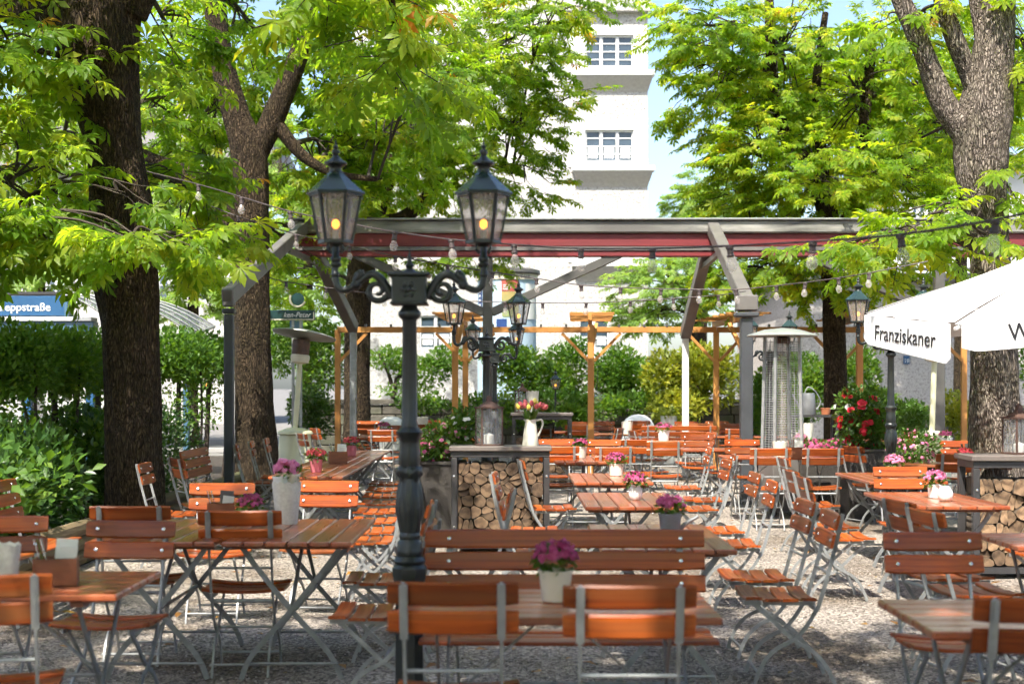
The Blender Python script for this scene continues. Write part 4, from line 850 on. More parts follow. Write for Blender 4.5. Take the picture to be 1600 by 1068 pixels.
# ------------------------------------------------------------------ street lamps
def scroll(c, r0, turns, start, n=22, sgn=1):
    return [Vector((c[0] + sgn * r0 * (1 - .75 * i / n) * math.cos(start + turns * 6.283 * i / n), 0, c[1] + r0 * (1 - .75 * i / n) * math.sin(start + turns * 6.283 * i / n))) for i in range(n + 1)]
def lamp_protos():
    pr = Proto(); I = M['iron']
    def slim(me):
        for v in me.vertices: v.co.x *= .87; v.co.y *= .87
        return me
    oct_ = lambda a, z: 1.0
    base = MB(); base.lathe([(.10, 0), (.10, .04), (.082, .06), (.076, .09), (.074, .66), (.082, .70), (.092, .735), (.092, .76), (.078, .775)], 8, rot0=R(22.5)); base.lathe([(.07, .77), (.083, .79), (.07, .81)], 20)
    pr.add('plinth', slim(base.mesh('plinth', I)))
    ped = MB()
    ped.lathe([(.058, .80), (.066, .815), (.068, .84), (.060, .855), (.064, .87), (.050, .885), (.056, .90), (.048, .915)], 24, mod=lambda a, z: 1 + .03 * math.cos(8 * a) * (1 if .81 < z < .87 else 0))
    ped.lathe([(.046, .915), (.052, .95), (.060, 1.0), (.062, 1.04), (.058, 1.09), (.050, 1.13), (.046, 1.15), (.056, 1.165), (.062, 1.18), (.058, 1.195), (.05, 1.205)], 48, mod=lambda a, z: 1 + .11 * abs(math.sin(4 * a + z * 20)) + .085 * math.sin(z * 150 + 3 * math.cos(4 * a)))
    pr.add('ornate_pedestal', slim(ped.mesh('ornate_pedestal', I, ang=60)))
    va = MB(); va.lathe([(.048, 1.2), (.052, 1.23), (.050, 1.27), (.046, 1.3), (.05, 1.33), (.062, 1.345), (.064, 1.355), (.05, 1.365), (.044, 1.375)], 32, mod=lambda a, z: 1 + .07 * abs(math.cos(4 * a)))
    pr.add('vase_collar', slim(va.mesh('vase_collar', I, ang=60)))
    sh = MB(); sh.lathe([(.043, 1.37), (.043, 1.39), (.040, 1.41), (.036, 1.84), (.04, 1.85)], 48, mod=lambda a, z: 1 - .09 * abs(math.sin(6 * a)) if 1.4 < z < 1.845 else 1)
    sh.lathe([(.036, 1.845), (.05, 1.855), (.058, 1.865), (.058, 1.88), (.046, 1.892), (.038, 1.905), (.036, 1.93)], 24)
    pr.add('shaft', slim(sh.mesh('shaft', I, ang=50)))
    zc = 1.977; bx = MB(); bx.box((0, 0, zc), (.15, .13, .12), ch=.006); bx.box((0, 0, zc + .066), (.185, .16, .018), ch=.006); bx.box((0, 0, zc - .06), (.165, .145, .014), ch=.005)
    bx.lathe([(.05, .075), (.03, .085), (.014, .095), (.02, .108), (.012, .12), (.007, .15), (.002, .185)], 12, (0, 0, zc))
    jb = pr.add('junction_box', bx.mesh('junction_box', I))
    ro = MB(); ro.ball((0, 0, 0), .014, 2, sq=(1, .6, 1))
    for q in range(6): ro.ball((.026 * math.cos(q * 1.047), 0, .026 * math.sin(q * 1.047)), .014, 1, sq=(1, .5, 1))
    rm = ro.mesh('rosette', I)
    pr.add('rosette', rm, jb, (0, -.066, zc)); pr.add('rosette', rm, jb, (0, .066, zc))
    arm = MB()
    pth = catmull([(.075, 0, -.035), (.10, 0, .012), (.133, 0, .055), (.165, 0, .07), (.204, 0, .05), (.243, 0, .018), (.29, 0, 0), (.318, 0, .02), (.327, 0, .07), (.325, 0, .118), (.325, 0, .15)], 5)
    arm.tube(pth, [.021 - .006 * min(1, i / 25) for i in range(len(pth))], 12)
    sc_ = [Vector((.085, 0, -.03))] + scroll((.142, -.002), .05, 1.25, R(200), sgn=1); arm.tube(catmull(sc_, 2), [.015 * (1 - .4 * i / 46) for i in range(len(catmull(sc_, 2)))], 8)
    for t, r_ in ((12, .024), (20, .02)): arm.ball(pth[t * 2], r_, 2)
    lf = [Vector((.20 + .012 * i, 0, .075 - .012 * i + .012 * math.sin(i))) for i in range(5)]; arm.tube(lf, [.014, .02, .022, .016, .004], 8)
    arm.lathe([(.018, .10), (.026, .108), (.026, .116), (.018, .122), (.024, .134), (.024, .142), (.016, .15), (.015, .19), (.03, .198), (.04, .204)], 16, (.325, 0, 0))
    for q in range(4):
        a = q * 1.5708 + .785; arm.tube([(.325 + .04 * math.cos(a), .04 * math.sin(a), .204), (.325 + .045 * math.cos(a), .045 * math.sin(a), .18), (.325 + .03 * math.cos(a), .03 * math.sin(a), .165)], .006, 5)
    am = arm.mesh('arm', I, ang=50)
    # hexagonal lantern
    hexp = lambda r, z, j: Vector((r * math.cos(R(60 * j)), r * math.sin(R(60 * j)), z))
    fr = MB(); zb_, zt_ = .212, .42; rb, rt = .072, .112
    for j in range(6):
        fr.bar(hexp(rb, zb_, j), hexp(rt, zt_, j), .011, .011); fr.bar(hexp(rb, zb_, j), hexp(rb, zb_, j + 1), .014, .014); fr.bar(hexp(rt, zt_, j), hexp(rt, zt_, j + 1), .014, .014)
    fr.lathe([(.078, .203), (.08, .208), (.07, .214)], 6)
    lm = fr.mesh('lantern', I, smooth=False)
    rf = MB(); rf.lathe([(.128, .42), (.13, .428), (.118, .437), (.04, .505), (.036, .515)], 6); rm2 = rf.mesh('roof', M['lamproof'], smooth=False)
    fn = MB(); fn.lathe([(.034, .51), (.028, .518), (.026, .535), (.034, .545), (.05, .553), (.05, .56), (.03, .572), (.018, .582), (.012, .592), (.018, .602), (.018, .61), (.008, .62), (.012, .63), (.005, .64), (.002, .66)], 16); fm = fn.mesh('finial', I, ang=50)
    panes = []
    for j in range(6):
        g = MB(); q = .97; g.add([hexp(rb * q, zb_ + .006, j), hexp(rb * q, zb_ + .006, j + 1), hexp(rt * q, zt_ - .006, j + 1), hexp(rt * q, zt_ - .006, j)], [(0, 1, 2, 3)]); panes.append(g.mesh('glass_pane', M['lampglass'], smooth=False))
    bl = MB(); bl.ball((0, 0, .29), .017, 2, sq=(1, 1, 1.25)); blm = bl.mesh('bulb', M['flame'])
    so = MB(); so.lathe([(.03, .214), (.014, .22), (.012, .262), (.014, .268)], 12); som = so.mesh('bulb_holder', M['creampot'])
    def lant(p, x, z, r0=0.0):
        l = p.add('lantern', lm, -1, (x, 0, z), (0, 0, r0))
        p.add('roof', rm2, l); p.add('finial', fm, l)
        for g in panes: p.add('glass_pane', g, l)
        p.add('bulb', blm, l); p.add('bulb_holder', som, l)
    pr.add('arm', am, -1, (0, 0, zc)); pr.add('arm', am, -1, (0, 0, zc), (0, 0, math.pi))
    lant(pr, .325, zc); lant(pr, -.325, zc)
    p1 = Proto(); st = MB(); st.lathe([(.05, 0), (.05, .03), (.022, .06), (.018, 1.3), (.03, 1.31), (.03, 1.33), (.018, 1.34), (.016, 1.5), (.04, 1.51)], 12)
    p1.add('post', st.mesh('post', I)); lant(p1, 0, 1.305)
    return pr, p1
M['lamproof'] = pm('dark_green_lamp_roof', (0.022, 0.045, 0.042), (0.015, 0.03, 0.03), scale=10, rough=0.22)
LAMP, LAMP1 = lamp_protos()
for px, D, rz, lb in [(640, 6.25, 0, 'large cast iron street lamp with two lit lanterns in the foreground'), (760, 14.3, 2, 'two armed street lamp directly behind the central firewood rack'), (773, 21.0, -6, 'two armed street lamp half hidden behind the firewood rack lamp'),
                      (1392, 13.9, 4, 'two armed street lamp partly under the white parasol'), (1203, 19.8, 24, 'two armed street lamp behind the tall glass tube heater')]:
    LAMP.place(thing('street_lamp', lb, 'lamp', (XP(px, D), D, 0), R(rz), 'two armed cast iron street lamps'))
for px, D, h, lb in [(868, 30.5, 0, 'single lantern on a short post among the back hedge bushes'), (323, 23.5, 0, 'single lit lantern among the hedge stems beside the left grey post')]:
    LAMP1.place(thing('garden_lantern', lb, 'lamp', (XP(px, D), D, h), 0, 'single garden lanterns'))

# ------------------------------------------------------------------ festoon lights
def festoon(label, pts, bulbs, thick=.006):
    root = thing('string_lights', label, 'string lights', P(*pts[0]), 0, 'festoon lights over the terrace'); b0 = P(*pts[0])
    c = catmull([P(*p) - b0 for p in pts], 8); MB().tube(c, thick, 6).build('cable', M['cable'], root)
    hs = MB(); hs.lathe([(.006, .004), (.02, 0), (.021, -.014), (.016, -.02), (.017, -.045), (.021, -.05), (.019, -.056)], 10); hm = hs.mesh('socket', M['cable'])
    bm_ = MB(); bm_.lathe([(.012, -.054), (.015, -.065), (.025, -.085), (.029, -.1), (.026, -.118), (.014, -.13), (.003, -.134)], 12); bme = bm_.mesh('bulb', M['bulbglass'], ang=60)
    for b in bulbs:
        p = P(*b) - b0; p.z -= .002
        s_ = link('socket', hm, root, p, (rng.uniform(-.12, .12), rng.uniform(-.12, .12), 0)); link('bulb', bme, s_)
M['cable'] = pm('brown_rubber_cable', (0.06, 0.04, 0.038), (0.04, 0.03, 0.03), rough=0.6)
s1 = [(230, 268, 12.4), (310, 288, 11.8), (378, 308, 11.2), (453, 330, 10.8), (560, 352, 10.2), (617, 362, 9.8), (705, 374, 9.2), (803, 382, 8.8), (908, 388, 8.3), (1020, 388, 7.8), (1140, 384, 7.3), (1270, 377, 6.8), (1407, 366, 6.3), (1555, 343, 5.8), (1700, 310, 5.4)]
festoon('nearest string of bulbs crossing in front of the red ridge beam', s1, s1[1:4] + s1[5:-1])
s2 = [(330, 322, 13.5), (372, 338, 13.4), (463, 366, 13.4), (545, 384, 13.4), (618, 400, 13.4), (700, 414, 13.5), (770, 425, 13.5), (838, 435, 13.5), (908, 445, 13.5), (970, 449, 13.5), (1033, 451, 13.5), (1092, 452, 13.5), (1150, 452, 13.4), (1213, 446, 13.2), (1258, 441, 13.0), (1310, 434, 12.8), (1358, 426, 12.6), (1450, 408, 12.4)]
festoon('string of bulbs sagging just below the red ridge beam', s2, s2[1:-1])
s3 = [(418, 433, 16), (447, 440, 16), (510, 449, 16), (600, 461, 16), (700, 469, 16), (790, 472, 16), (848, 473, 16), (916, 473, 16), (985, 470, 16), (1052, 466, 16), (1122, 461, 16), (1165, 455, 17)]
festoon('farthest string of bulbs hanging lowest above the pergola', s3, s3[1:-1])

# ------------------------------------------------------------------ white parasol
def parasol():
    A = P(1352, 492, 13.0); B = P(1492, 506, 11.2); C = P(1930, 470, 12.0); E = P(1760, 470, 14.2); ap = P(1720, 362, 12.6)
    base = Vector((ap.x, ap.y, 0)); root = thing('parasol', 'big white canvas parasol with lettered valance at the right edge', 'parasol', base)
    rn = random.Random(3)
    def panel(p, q, n=24, m=14):
        vs_ = []
        for i in range(m + 1):
            t = i / m
            for j in range(n + 1):
                s = j / n; e = p.lerp(q, s); v = e.lerp(ap, t); v = v - base
                v.z -= .10 * math.sin(math.pi * t) * math.sin(math.pi * s) + .014 * math.sin(s * 17 + t * 5) * (1 - t) + .008 * math.sin(s * 31 - t * 9) * (1 - t); vs_.append(v)
        return vs_, [(i * (n + 1) + j, i * (n + 1) + j + 1, (i + 1) * (n + 1) + j + 1, (i + 1) * (n + 1) + j) for i in range(m) for j in range(n)]
    cn = MB()
    for p, q in ((A, B), (B, C), (C, E), (E, A)): cn.add(*panel(p, q))
    me = cn.mesh('canopy', M['fabric'], ang=25); link('canopy', me, root)
    def val(p, q, h0, h1, s0, s1, amp, seed):
        n, m = 44, 6; vs_ = []; nn = (q - p).cross(Vector((0, 0, 1))).normalized(); r_ = random.Random(seed); ph = [r_.uniform(0, 6) for _ in range(4)]
        for j in range(n + 1):
            s = s0 + (s1 - s0) * j / n; h = h0 + (h1 - h0) * s; edge = min((s - s0), (s1 - s)) ; rd = 1 - .16 * max(0, 1 - edge / .05)
            for i in range(m + 1):
                t = i / m; w = amp * t * (math.sin(s * 9 + ph[0]) + .6 * math.sin(s * 23 + ph[1] + t * 2)) + amp * .7 * t * math.sin(s * 41 + ph[2])
                v = p.lerp(q, s) + nn * (w + .01) - Vector((0, 0, h * t * rd)); vs_.append(v - base)
        return MB().add(vs_, [(j * (m + 1) + i, (j + 1) * (m + 1) + i, (j + 1) * (m + 1) + i + 1, j * (m + 1) + i + 1) for j in range(n) for i in range(m)])
    v1 = val(A, B, .26, .33, 0, .97, .0008, 1).build('valance', M['fabric'], root, ang=60)
    v2 = val(B, C, .23, .25, .02, 1, .002, 2).build('valance', M['fabric'], root, ang=60)
    val(C, E, .25, .25, 0, 1, .015, 4).build('valance', M['fabric'], root, ang=60); val(E, A, .25, .25, 0, 1, .015, 5).build('valance', M['fabric'], root, ang=60)
    # lettering lies on the canvas
    def letter(body, p, q, s, dz, size, sx, par, off=.035):
        d = (q - p).normalized(); nn = d.cross(Vector((0, 0, 1))).normalized(); up = nn.cross(d) * -1
        if up.z < 0: up = -up
        nz = d.cross(up); o = link('lettering', text_mesh(body, size, M['ink'], sx=sx), par)
        pos = p.lerp(q, s) + Vector((0, 0, dz)) + nz * off - base
        o.matrix_basis = Matrix(((d.x, up.x, nz.x, pos.x), (d.y, up.y, nz.y, pos.y), (d.z, up.z, nz.z, pos.z), (0, 0, 0, 1)))
    letter('Franziskaner', A, B, .13, -.205, .185, 1.34, v1, .0145)
    letter('W', B, C, .178, -.17, .20, 1.0, v2, .018)
    MB().tube([(0, 0, 0), (0, 0, ap.z + .02)], .035, 12).build('pole', M['white'], root)
    MB().lathe([(.3, 0), (.3, .06), (.06, .1), (.05, .3)], 20).build('foot', M['steel'], root)
    for q in (A, B, C, E): MB().bar(ap - base - Vector((0, 0, .05)), q - base - Vector((0, 0, .04)), .025, .02).build('rib', M['white'], root)
    MB().lathe([(.06, ap.z - .02), (.07, ap.z + .03), (.03, ap.z + .07), (.01, ap.z + .1)], 12).build('finial', M['white'], root)
parasol()

# ------------------------------------------------------------------ patio heaters
def mushroom(label, px, D, tilt, lean):
    root = thing('patio_heater', label, 'patio heater', (XP(px, D), D, 0), 0, 'cream mushroom patio heaters')
    MB().lathe([(.27, 0), (.28, .03), (.265, .06), (.235, .80), (.225, .86)], 32).build('gas_housing', M['cream'], root)
    MB().lathe([(.25, .855), (.265, .87), (.25, .905), (.12, .95), (.05, .96)], 32).build('housing_lid', M['cream'], root)
    t = Matrix.Rotation(lean, 4, 'Y'); top = t @ Vector((0, 0, 1.92 - .9)) + Vector((0, 0, .9))
    MB().tube([(0, 0, .9), top], .038, 14).build('pole', M['cream'], root)
    rot = (tilt * .4, lean, 0)
    h = MB(); h.lathe([(.05, -.02), (.13, 0), (.14, .06), (.14, .10), (.12, .115)], 24).build('burner_bowl', M['creampot'], root, top, rot)
    g = MB(); g.lathe([(.125, .115), (.13, .22), (.13, .33), (.12, .34)], 24).build('burner_mesh', M['rust'], root, top, rot)
    MB().lathe([(.02, .345), (.10, .35), (.46, .40), (.475, .41), (.47, .42), (.30, .46), (.10, .485), (.01, .49)], 40).build('reflector', M['heatdisc'], root, top, (tilt, lean + .07, 0))
mushroom('cream mushroom heater with a tilted grey disc on the left', 461, 21.0, R(-7), R(4))
mushroom('pale mushroom heater standing below the white parasol', 1456, 19.5, R(0), R(2))
def tube_heater():
    D = 17.4; root = thing('patio_heater', 'tall stainless heater with a glass tube and domed top', 'patio heater', (XP(1222, D), D, 0), R(14)); k = D / F
    MB().box((0, 0, .38), (.44, .44, .66), ch=.01).build('base_housing', M['beam'], root)
    MB().box((0, 0, .74), (.40, .40, .06), ch=.01).build('control_panel', M['steel'], root)
    MB().lathe([(.02, 0), (.022, .03), (.014, .035)], 12).build('knob', M['dkmetal'], root, (0.02, -.205, .76), (R(90), 0, 0))
    for sx in (-1, 1):
        for sy in (-1, 1): MB().bar((sx * .18, sy * .18, .77), (sx * .155, sy * .155, 2.17), .035, .035).build('upright', M['steel'], root, smooth=False)
    for s, ax in ((-1, 'y'), (1, 'y'), (-1, 'x'), (1, 'x')):
        gr = MB()
        for i in range(46):
            z = .80 + i * .029; r_ = .18 - .025 * (z - .77) / 1.39; a = (-r_, s * r_, z) if ax == 'y' else (s * r_, -r_, z); b = (r_, s * r_, z) if ax == 'y' else (s * r_, r_, z); gr.tube([a, b], .0028, 4, caps=False)
        for q in (-.5, 0, .5):
            a = (.18 * q, s * .18, .78) if ax == 'y' else (s * .18, .18 * q, .78); b = (.155 * q, s * .155, 2.14) if ax == 'y' else (s * .155, .155 * q, 2.14); gr.tube([a, b], .003, 4, caps=False)
        gr.build('grille', M['steel'], root)
    MB().lathe([(.055, .77), (.055, 2.1)], 20, caps=False).build('glass_tube', M['bulbglass'], root)
    MB().lathe([(.10, 2.09), (.10, 2.15), (.05, 2.17)], 20).build('burner_cap', M['rust'], root)
    MB().lathe([(.42, 2.17), (.43, 2.18), (.40, 2.20), (.22, 2.255), (.04, 2.275), (.01, 2.278)], 36).build('domed_top', M['heatdisc'], root)
    for sx in (-1, 1): MB().tube([(sx * .2 - .02, -.19, .05), (sx * .2 + .02, -.19, .05)], .05, 14).build('wheel', M['rubber'], root)
tube_heater()

# ------------------------------------------------------------------ firewood racks
def clip_poly(poly, n, d):
    out = []
    for i in range(len(poly)):
        a, b = poly[i], poly[(i + 1) % len(poly)]; da = a[0] * n[0] + a[1] * n[1] - d; db = b[0] * n[0] + b[1] * n[1] - d
        if da <= 0: out.append(a)
        if (da < 0 < db) or (db < 0 < da): t = da / (da - db); out.append((a[0] + (b[0] - a[0]) * t, a[1] + (b[1] - a[1]) * t))
    return out
def wood_cells(w, h, s, seed):
    r_ = random.Random(seed); pts = []; rows = int(h / s)
    for j in range(rows):
        n = int(w / s)
        for i in range(n + (j % 2)): pts.append(((i + .5 - .5 * (j % 2)) * w / n + r_.uniform(-.3, .3) * s, (j + .5) * h / rows + r_.uniform(-.28, .28) * s))
    cells = []
    for i, p in enumerate(pts):
        poly = [(0, 0), (w, 0), (w, h), (0, h)]
        for q in pts:
            if q is p: continue
            n = (q[0] - p[0], q[1] - p[1]); L_ = math.hypot(*n)
            if L_ > s * 3.2: continue
            n = (n[0] / L_, n[1] / L_); m = ((p[0] + q[0]) / 2, (p[1] + q[1]) / 2); poly = clip_poly(poly, n, m[0] * n[0] + m[1] * n[1])
            if len(poly) < 3: break
        if len(poly) >= 3: cells.append(poly)
    return cells
def log_mesh(poly, L_, r_, roundness, endm):
    cx = sum(p[0] for p in poly) / len(poly); cy = sum(p[1] for p in poly) / len(poly)
    pl = []
    for i in range(len(poly)):        # corner cutting
        a, b = poly[i], poly[(i + 1) % len(poly)]
        pl += [(a[0] * .78 + b[0] * .22, a[1] * .78 + b[1] * .22), (a[0] * .22 + b[0] * .78, a[1] * .22 + b[1] * .78)]
    rm = sum(math.hypot(p[0] - cx, p[1] - cy) for p in pl) / len(pl); out = []
    for p in pl:
        d = math.hypot(p[0] - cx, p[1] - cy); f_ = (d * (1 - roundness) + min(rm, d) * roundness) / max(d, 1e-6) * .97; out.append(((p[0] - cx) * f_, (p[1] - cy) * f_))
    n = len(out); mb = MB(); y0 = r_.uniform(-.015, .02); c = .006
    vs_ = [(p[0] * .95, y0, p[1] * .95) for p in out] + [(p[0], y0 + c, p[1]) for p in out] + [(p[0], y0 + L_, p[1]) for p in out]
    mb.add(vs_, [list(range(n))], 0); mb.add([], [], 0)
    o = 0
    mb.f += [[i, (i + 1) % n, n + (i + 1) % n, n + i] for i in range(n)] + [[n + i, n + (i + 1) % n, 2 * n + (i + 1) % n, 2 * n + i] for i in range(n)]; mb.m += [1] * (2 * n)
    mb.f.append([2 * n + i for i in range(n)]); mb.m.append(0)
    return mb.mesh('log', [M[endm], M['logbark']], ang=40), (cx, cy)
def rack(label, x0, D, w, h, cellsize, seed, loglabel, loggroup, topy=.06, fill=1.0):
    root = thing('firewood_rack', label, 'firewood rack', (x0, D, 0)); dp = .42; t = .055
    MB().box((w / 2, dp / 2, h - .0225), (w + .04, dp + .06, .045), ch=.006).build('top', M['racktop'], root)
    MB().box((w / 2, dp / 2, h - .075), (w, dp, .055), ch=.004).build('top_frame', M['dkmetal'], root)
    for x in (t / 2, w - t / 2):
        for y in (t / 2, dp - t / 2):
            pz = MB().box((x, y, (h - .105) / 2), (t, t, h - .106), ch=.004).build('post', M['dkmetal'], root)
            if y < dp / 2:
                for z in (h * .25, h * .72): MB().lathe([(.012, 0), (.011, .005), (.004, .008)], 8).build('bolt', M['bolt'], pz, (x, y - t / 2, z), (R(90), 0, 0))
    MB().box((w / 2, dp / 2, .07), (w - 2 * t - .004, dp, .05)).build('bottom_shelf', M['dkmetal'], root)
    r_ = random.Random(seed); iw = w - 2 * t - .01; ih = (h - .11 - .1) * fill
    items = []
    for poly in wood_cells(iw, ih, cellsize, seed):
        cx = sum(p[0] for p in poly) / len(poly); cy = sum(p[1] for p in poly) / len(poly); a = r_.uniform(0, 3.14); n = (math.cos(a), math.sin(a)); d = cx * n[0] + cy * n[1]
        for pl in ([clip_poly(poly, n, d), clip_poly(poly, (-n[0], -n[1]), -d)] if r_.random() < .38 else [poly]):
            if len(pl) > 2: items.append((log_mesh(pl, .36, r_, r_.choice([.0, .1, .5]) if pl is poly else 0, 'woodend' if seed == 9 else 'woodendshade'), min(int(cy / (ih / int(ih / cellsize))), 9)))
    ORD = ['first', 'second', 'third', 'fourth', 'fifth', 'sixth', 'seventh', 'eighth', 'ninth', 'tenth', 'eleventh', 'twelfth', 'thirteenth', 'fourteenth', 'fifteenth', 'sixteenth', 'seventeenth', 'eighteenth', 'nineteenth', 'twentieth']
    for row in sorted({q[1] for q in items}):
        for i, ((me, c), _) in enumerate(sorted([q for q in items if q[1] == row], key=lambda q: q[0][1][0])):
            o = link('log', me, None, (x0 + t + .005 + c[0], D + .03, .098 + c[1])); tag(o, '%s, %s row from the bottom, %s from the left' % (loglabel, ORD[row], ORD[i]), 'log', loggroup)
    return root
rack('black steel firewood rack with split logs at the centre of the terrace', XP(705, 13.3), 13.3, .92, 1.0, .107, 5, 'split log in the central rack', 'logs in the central firewood rack', fill=.95)
rack('black steel firewood rack with pale logs at the right edge', XP(1521, 11.5), 11.5, 1.3, 1.0, .112, 9, 'pale log in the right rack', 'logs in the right firewood rack', fill=.9)
rack('small far firewood rack behind the jug of tulips', XP(800, 21.8), 21.8, .92, 1.16, .115, 15, 'log in the small far rack', 'logs in the far firewood rack', fill=.72)

# ------------------------------------------------------------------ chairs, benches, tables
BARA = [(-.24, .895), (-.205, .735), (-.125, .445), (-.092, .375), (-.04, .295), (.015, .24), (.10, .195), (.16, .135), (.20, .055), (.215, .006)]
BARB = [(.23, .432), (.15, .365), (.015, .24), (-.08, .185), (-.15, .115), (-.205, .006)]
def curved_slat(L_, h, t, bow, n=8, name='back_slat'):
    mb = MB(); vs_ = []; c = .008
    for i in range(n + 1):
        x = -L_ / 2 + L_ * i / n; y = bow * (1 - (2 * x / L_) ** 2)
        e = 0.012 if i in (0, n) else 0
        for (a, b) in ((-h / 2 + c + e * .4, -t / 2), (h / 2 - c - e * .4, -t / 2), (h / 2 - e * .4, 0), (h / 2 - c - e * .4, t / 2), (-h / 2 + c + e * .4, t / 2), (-h / 2 + e * .4, 0)): vs_.append((x, -y + b, a))
    k = 6
    mb.add(vs_, [(i * k + j, i * k + (j + 1) % k, (i + 1) * k + (j + 1) % k, (i + 1) * k + j) for i in range(n) for j in range(k)] + [list(range(k)), [n * k + j for j in range(k)]])
    return mb.mesh(name, M['slat'])
def seat_proto(width, nback, frames_x, bow):
    p = Proto(); bh = .087
    for fx in frames_x:
        a = MB(); a.flat(BARA, .020, .011, fx); a.bar((fx, -.242, .89), (fx, -.203, .70), .028, .006, up=(0, 1, .2)); p.add('back_frame', a.mesh('back_frame', M['steel']))
        b = MB(); b.flat(BARB, .020, .011, fx * .90); p.add('leg', b.mesh('leg', M['steel']))
        sb = MB(); sb.bar((fx * .95, -.10, .428), (fx * .95, .27, .433), .010, .02); p.add('seat_rail', sb.mesh('seat_rail', M['steel']))
    rods = [(-.165, .585, .007), (.198, .07, .007), (-.175, .07, .007), (.015, .24, .008), (-.10, .40, .011)]
    for y, z, r_ in rods:
        q = MB(); q.tube([(frames_x[0], y, z), (frames_x[-1], y, z)], r_, 8); p.add('cross_rod', q.mesh('cross_rod', M['steel']))
    bm_ = curved_slat(width, bh, .016, bow); bolt = MB(); bolt.lathe([(.010, 0), (.009, .004), (.004, .006)], 10); bolt = bolt.mesh('bolt', M['bolt'])
    for i in range(nback):
        z = .90 - bh / 2 - i * (bh + .013); y = -.243 + (.9 - z) * .24 + .022 + bow * .55
        s_ = p.add('back_slat', bm_, -1, (0, y, z), (R(13), 0, 0))
        for fx in (frames_x[0], frames_x[-1]): p.add('bolt', bolt, s_, (fx, .0085 - bow * (1 - (2 * fx / width) ** 2), 0), (R(-90), 0, 0))
    dip = curved_slat(width, .082, .016, -.0, name='seat_slat')
    sm = MB(); n = 8; vs_ = []
    for i in range(n + 1):
        x = -width / 2 + width * i / n; zz = -(.016 if width < .7 else .004) * (1 - (2 * x / width) ** 2)
        for (a, b) in ((-.041, -.007), (-.041, .004), (-.035, .009), (.035, .009), (.041, .004), (.041, -.007)): vs_.append((x, a, zz + b))
    sm.add(vs_, [(i * 6 + j, i * 6 + (j + 1) % 6, (i + 1) * 6 + (j + 1) % 6, (i + 1) * 6 + j) for i in range(n) for j in range(6)] + [list(range(6)), [n * 6 + j for j in range(6)]])
    smm = sm.mesh('seat_slat', M['slat'])
    for i in range(4): p.add('seat_slat', smm, -1, (0, -.055 + i * .094, .458 - (.006 if i in (1, 2) else 0) + (.004 if i == 3 else 0)))
    return p
CHAIR = seat_proto(.445, 2, (-.165, .165), .014)
BENCH = seat_proto(1.28, 3, (-.53, .53), .0)
def table_proto(L_, Wd, nsl):
    p = Proto(); w = Wd / nsl
    sm = MB(); sm.box((0, 0, 0), (L_, w - .007, .028), ch=.006); sm = sm.mesh('top_slat', M['top'], smooth=False)
    for i in range(nsl): p.add('top_slat', sm, -1, (0, -Wd / 2 + w * (i + .5), .736))
    for sx in (-1, 1):
        b = MB(); b.box((sx * (L_ / 2 - .16), 0, .709), (.05, Wd - .06, .022)); p.add('batten', b.mesh('batten', M['boxwood'], smooth=False))
        for s in (-1, 1):
            xx = sx * (L_ / 2 - .16) + s * .012
            l = MB(); hw = Wd * .38
            l.flat([(s * hw, .70), (s * hw * .72, .60), (0, .37), (-s * hw * .78, .14), (-s * hw * 1.02, .006)], .028, .009, xx); p.add('leg', l.mesh('leg', M['tleg']))
        q = MB(); q.tube([(sx * (L_ / 2 - .16), -Wd * .36, .09), (sx * (L_ / 2 - .16), Wd * .36, .09)], .008, 8); p.add('foot_rod', q.mesh('foot_rod', M['tleg']))
        q = MB(); q.bar((sx * (L_ / 2 - .16), 0, .37), (sx * .05, 0, .69), .02, .008); p.add('stay', q.mesh('stay', M['tleg']))
    q = MB(); q.tube([(-(L_ / 2 - .16), 0, .37), (L_ / 2 - .16, 0, .37)], .009, 8); p.add('stretcher', q.mesh('stretcher', M['tleg']))
    return p
M['tleg'] = pm('dull_steel', (0.26, 0.265, 0.26), (0.17, 0.175, 0.17), scale=14, rough=0.5, metal=0.4, rand=0.1)
TABLE = table_proto(1.3, .68, 6); TABLE_S = table_proto(1.15, .72, 6)
jr = random.Random(21)
def chair(x, y, rot, label, group='folding beer garden chairs'):
    CHAIR.place(thing('folding_chair', label, 'chair', (x, y, 0), R(rot + jr.uniform(-2.5, 2.5)), group))
def bench(x, y, rot, label): BENCH.place(thing('bench', label, 'bench', (x, y, 0), R(rot), 'slatted beer garden benches'))
def table(x, y, rot, label, pr=None): (pr or TABLE).place(thing('table', label, 'table', (x, y, 0), R(rot), 'slatted beer garden tables'))
def away(px, D, label, r=0): chair(XP(px, D), D + .23, r, label)          # back to the camera; D = depth of the backrest
def toward(px, D, label, r=0): chair(XP(px, D), D - .23, 180 + r, label)

# front row
away(708, 4.78, 'dark brown chair back nearest the foreground lamp post', 1)
away(985, 4.70, 'dark brown chair back at front centre, right of its neighbour', -1)
bench(XP(882, 6.55), 6.32, 180, 'long orange slatted bench facing the front table')
table(XP(867, 5.3), 5.30, 0, 'front centre table carrying the cream flower pot', TABLE_S)
toward(1455, 6.45, 'orange chair facing the front right table')
table(1.38 + .575, 5.02, 0, 'front right table cut by the frame edge', TABLE_S)
away(1642, 4.42, 'dark chair back cut by the right frame edge', -2)
table(-1.53 - .575, 5.85, 0, 'front left table with the wooden cutlery box', TABLE_S)
toward(202, 7.0, 'orange chair facing the front left table, beside the cutlery box', -3)
toward(14, 7.25, 'brown chair cut by the left frame edge behind the lace pot', 4)
away(200, 7.85, 'dark chair back peeping out above the orange chair at left')
away(371, 7.55, 'dark brown chair back in front of the zinc bucket', 2)
away(-46, 4.95, 'dark chair back cut by the left frame edge at the bottom', 12)
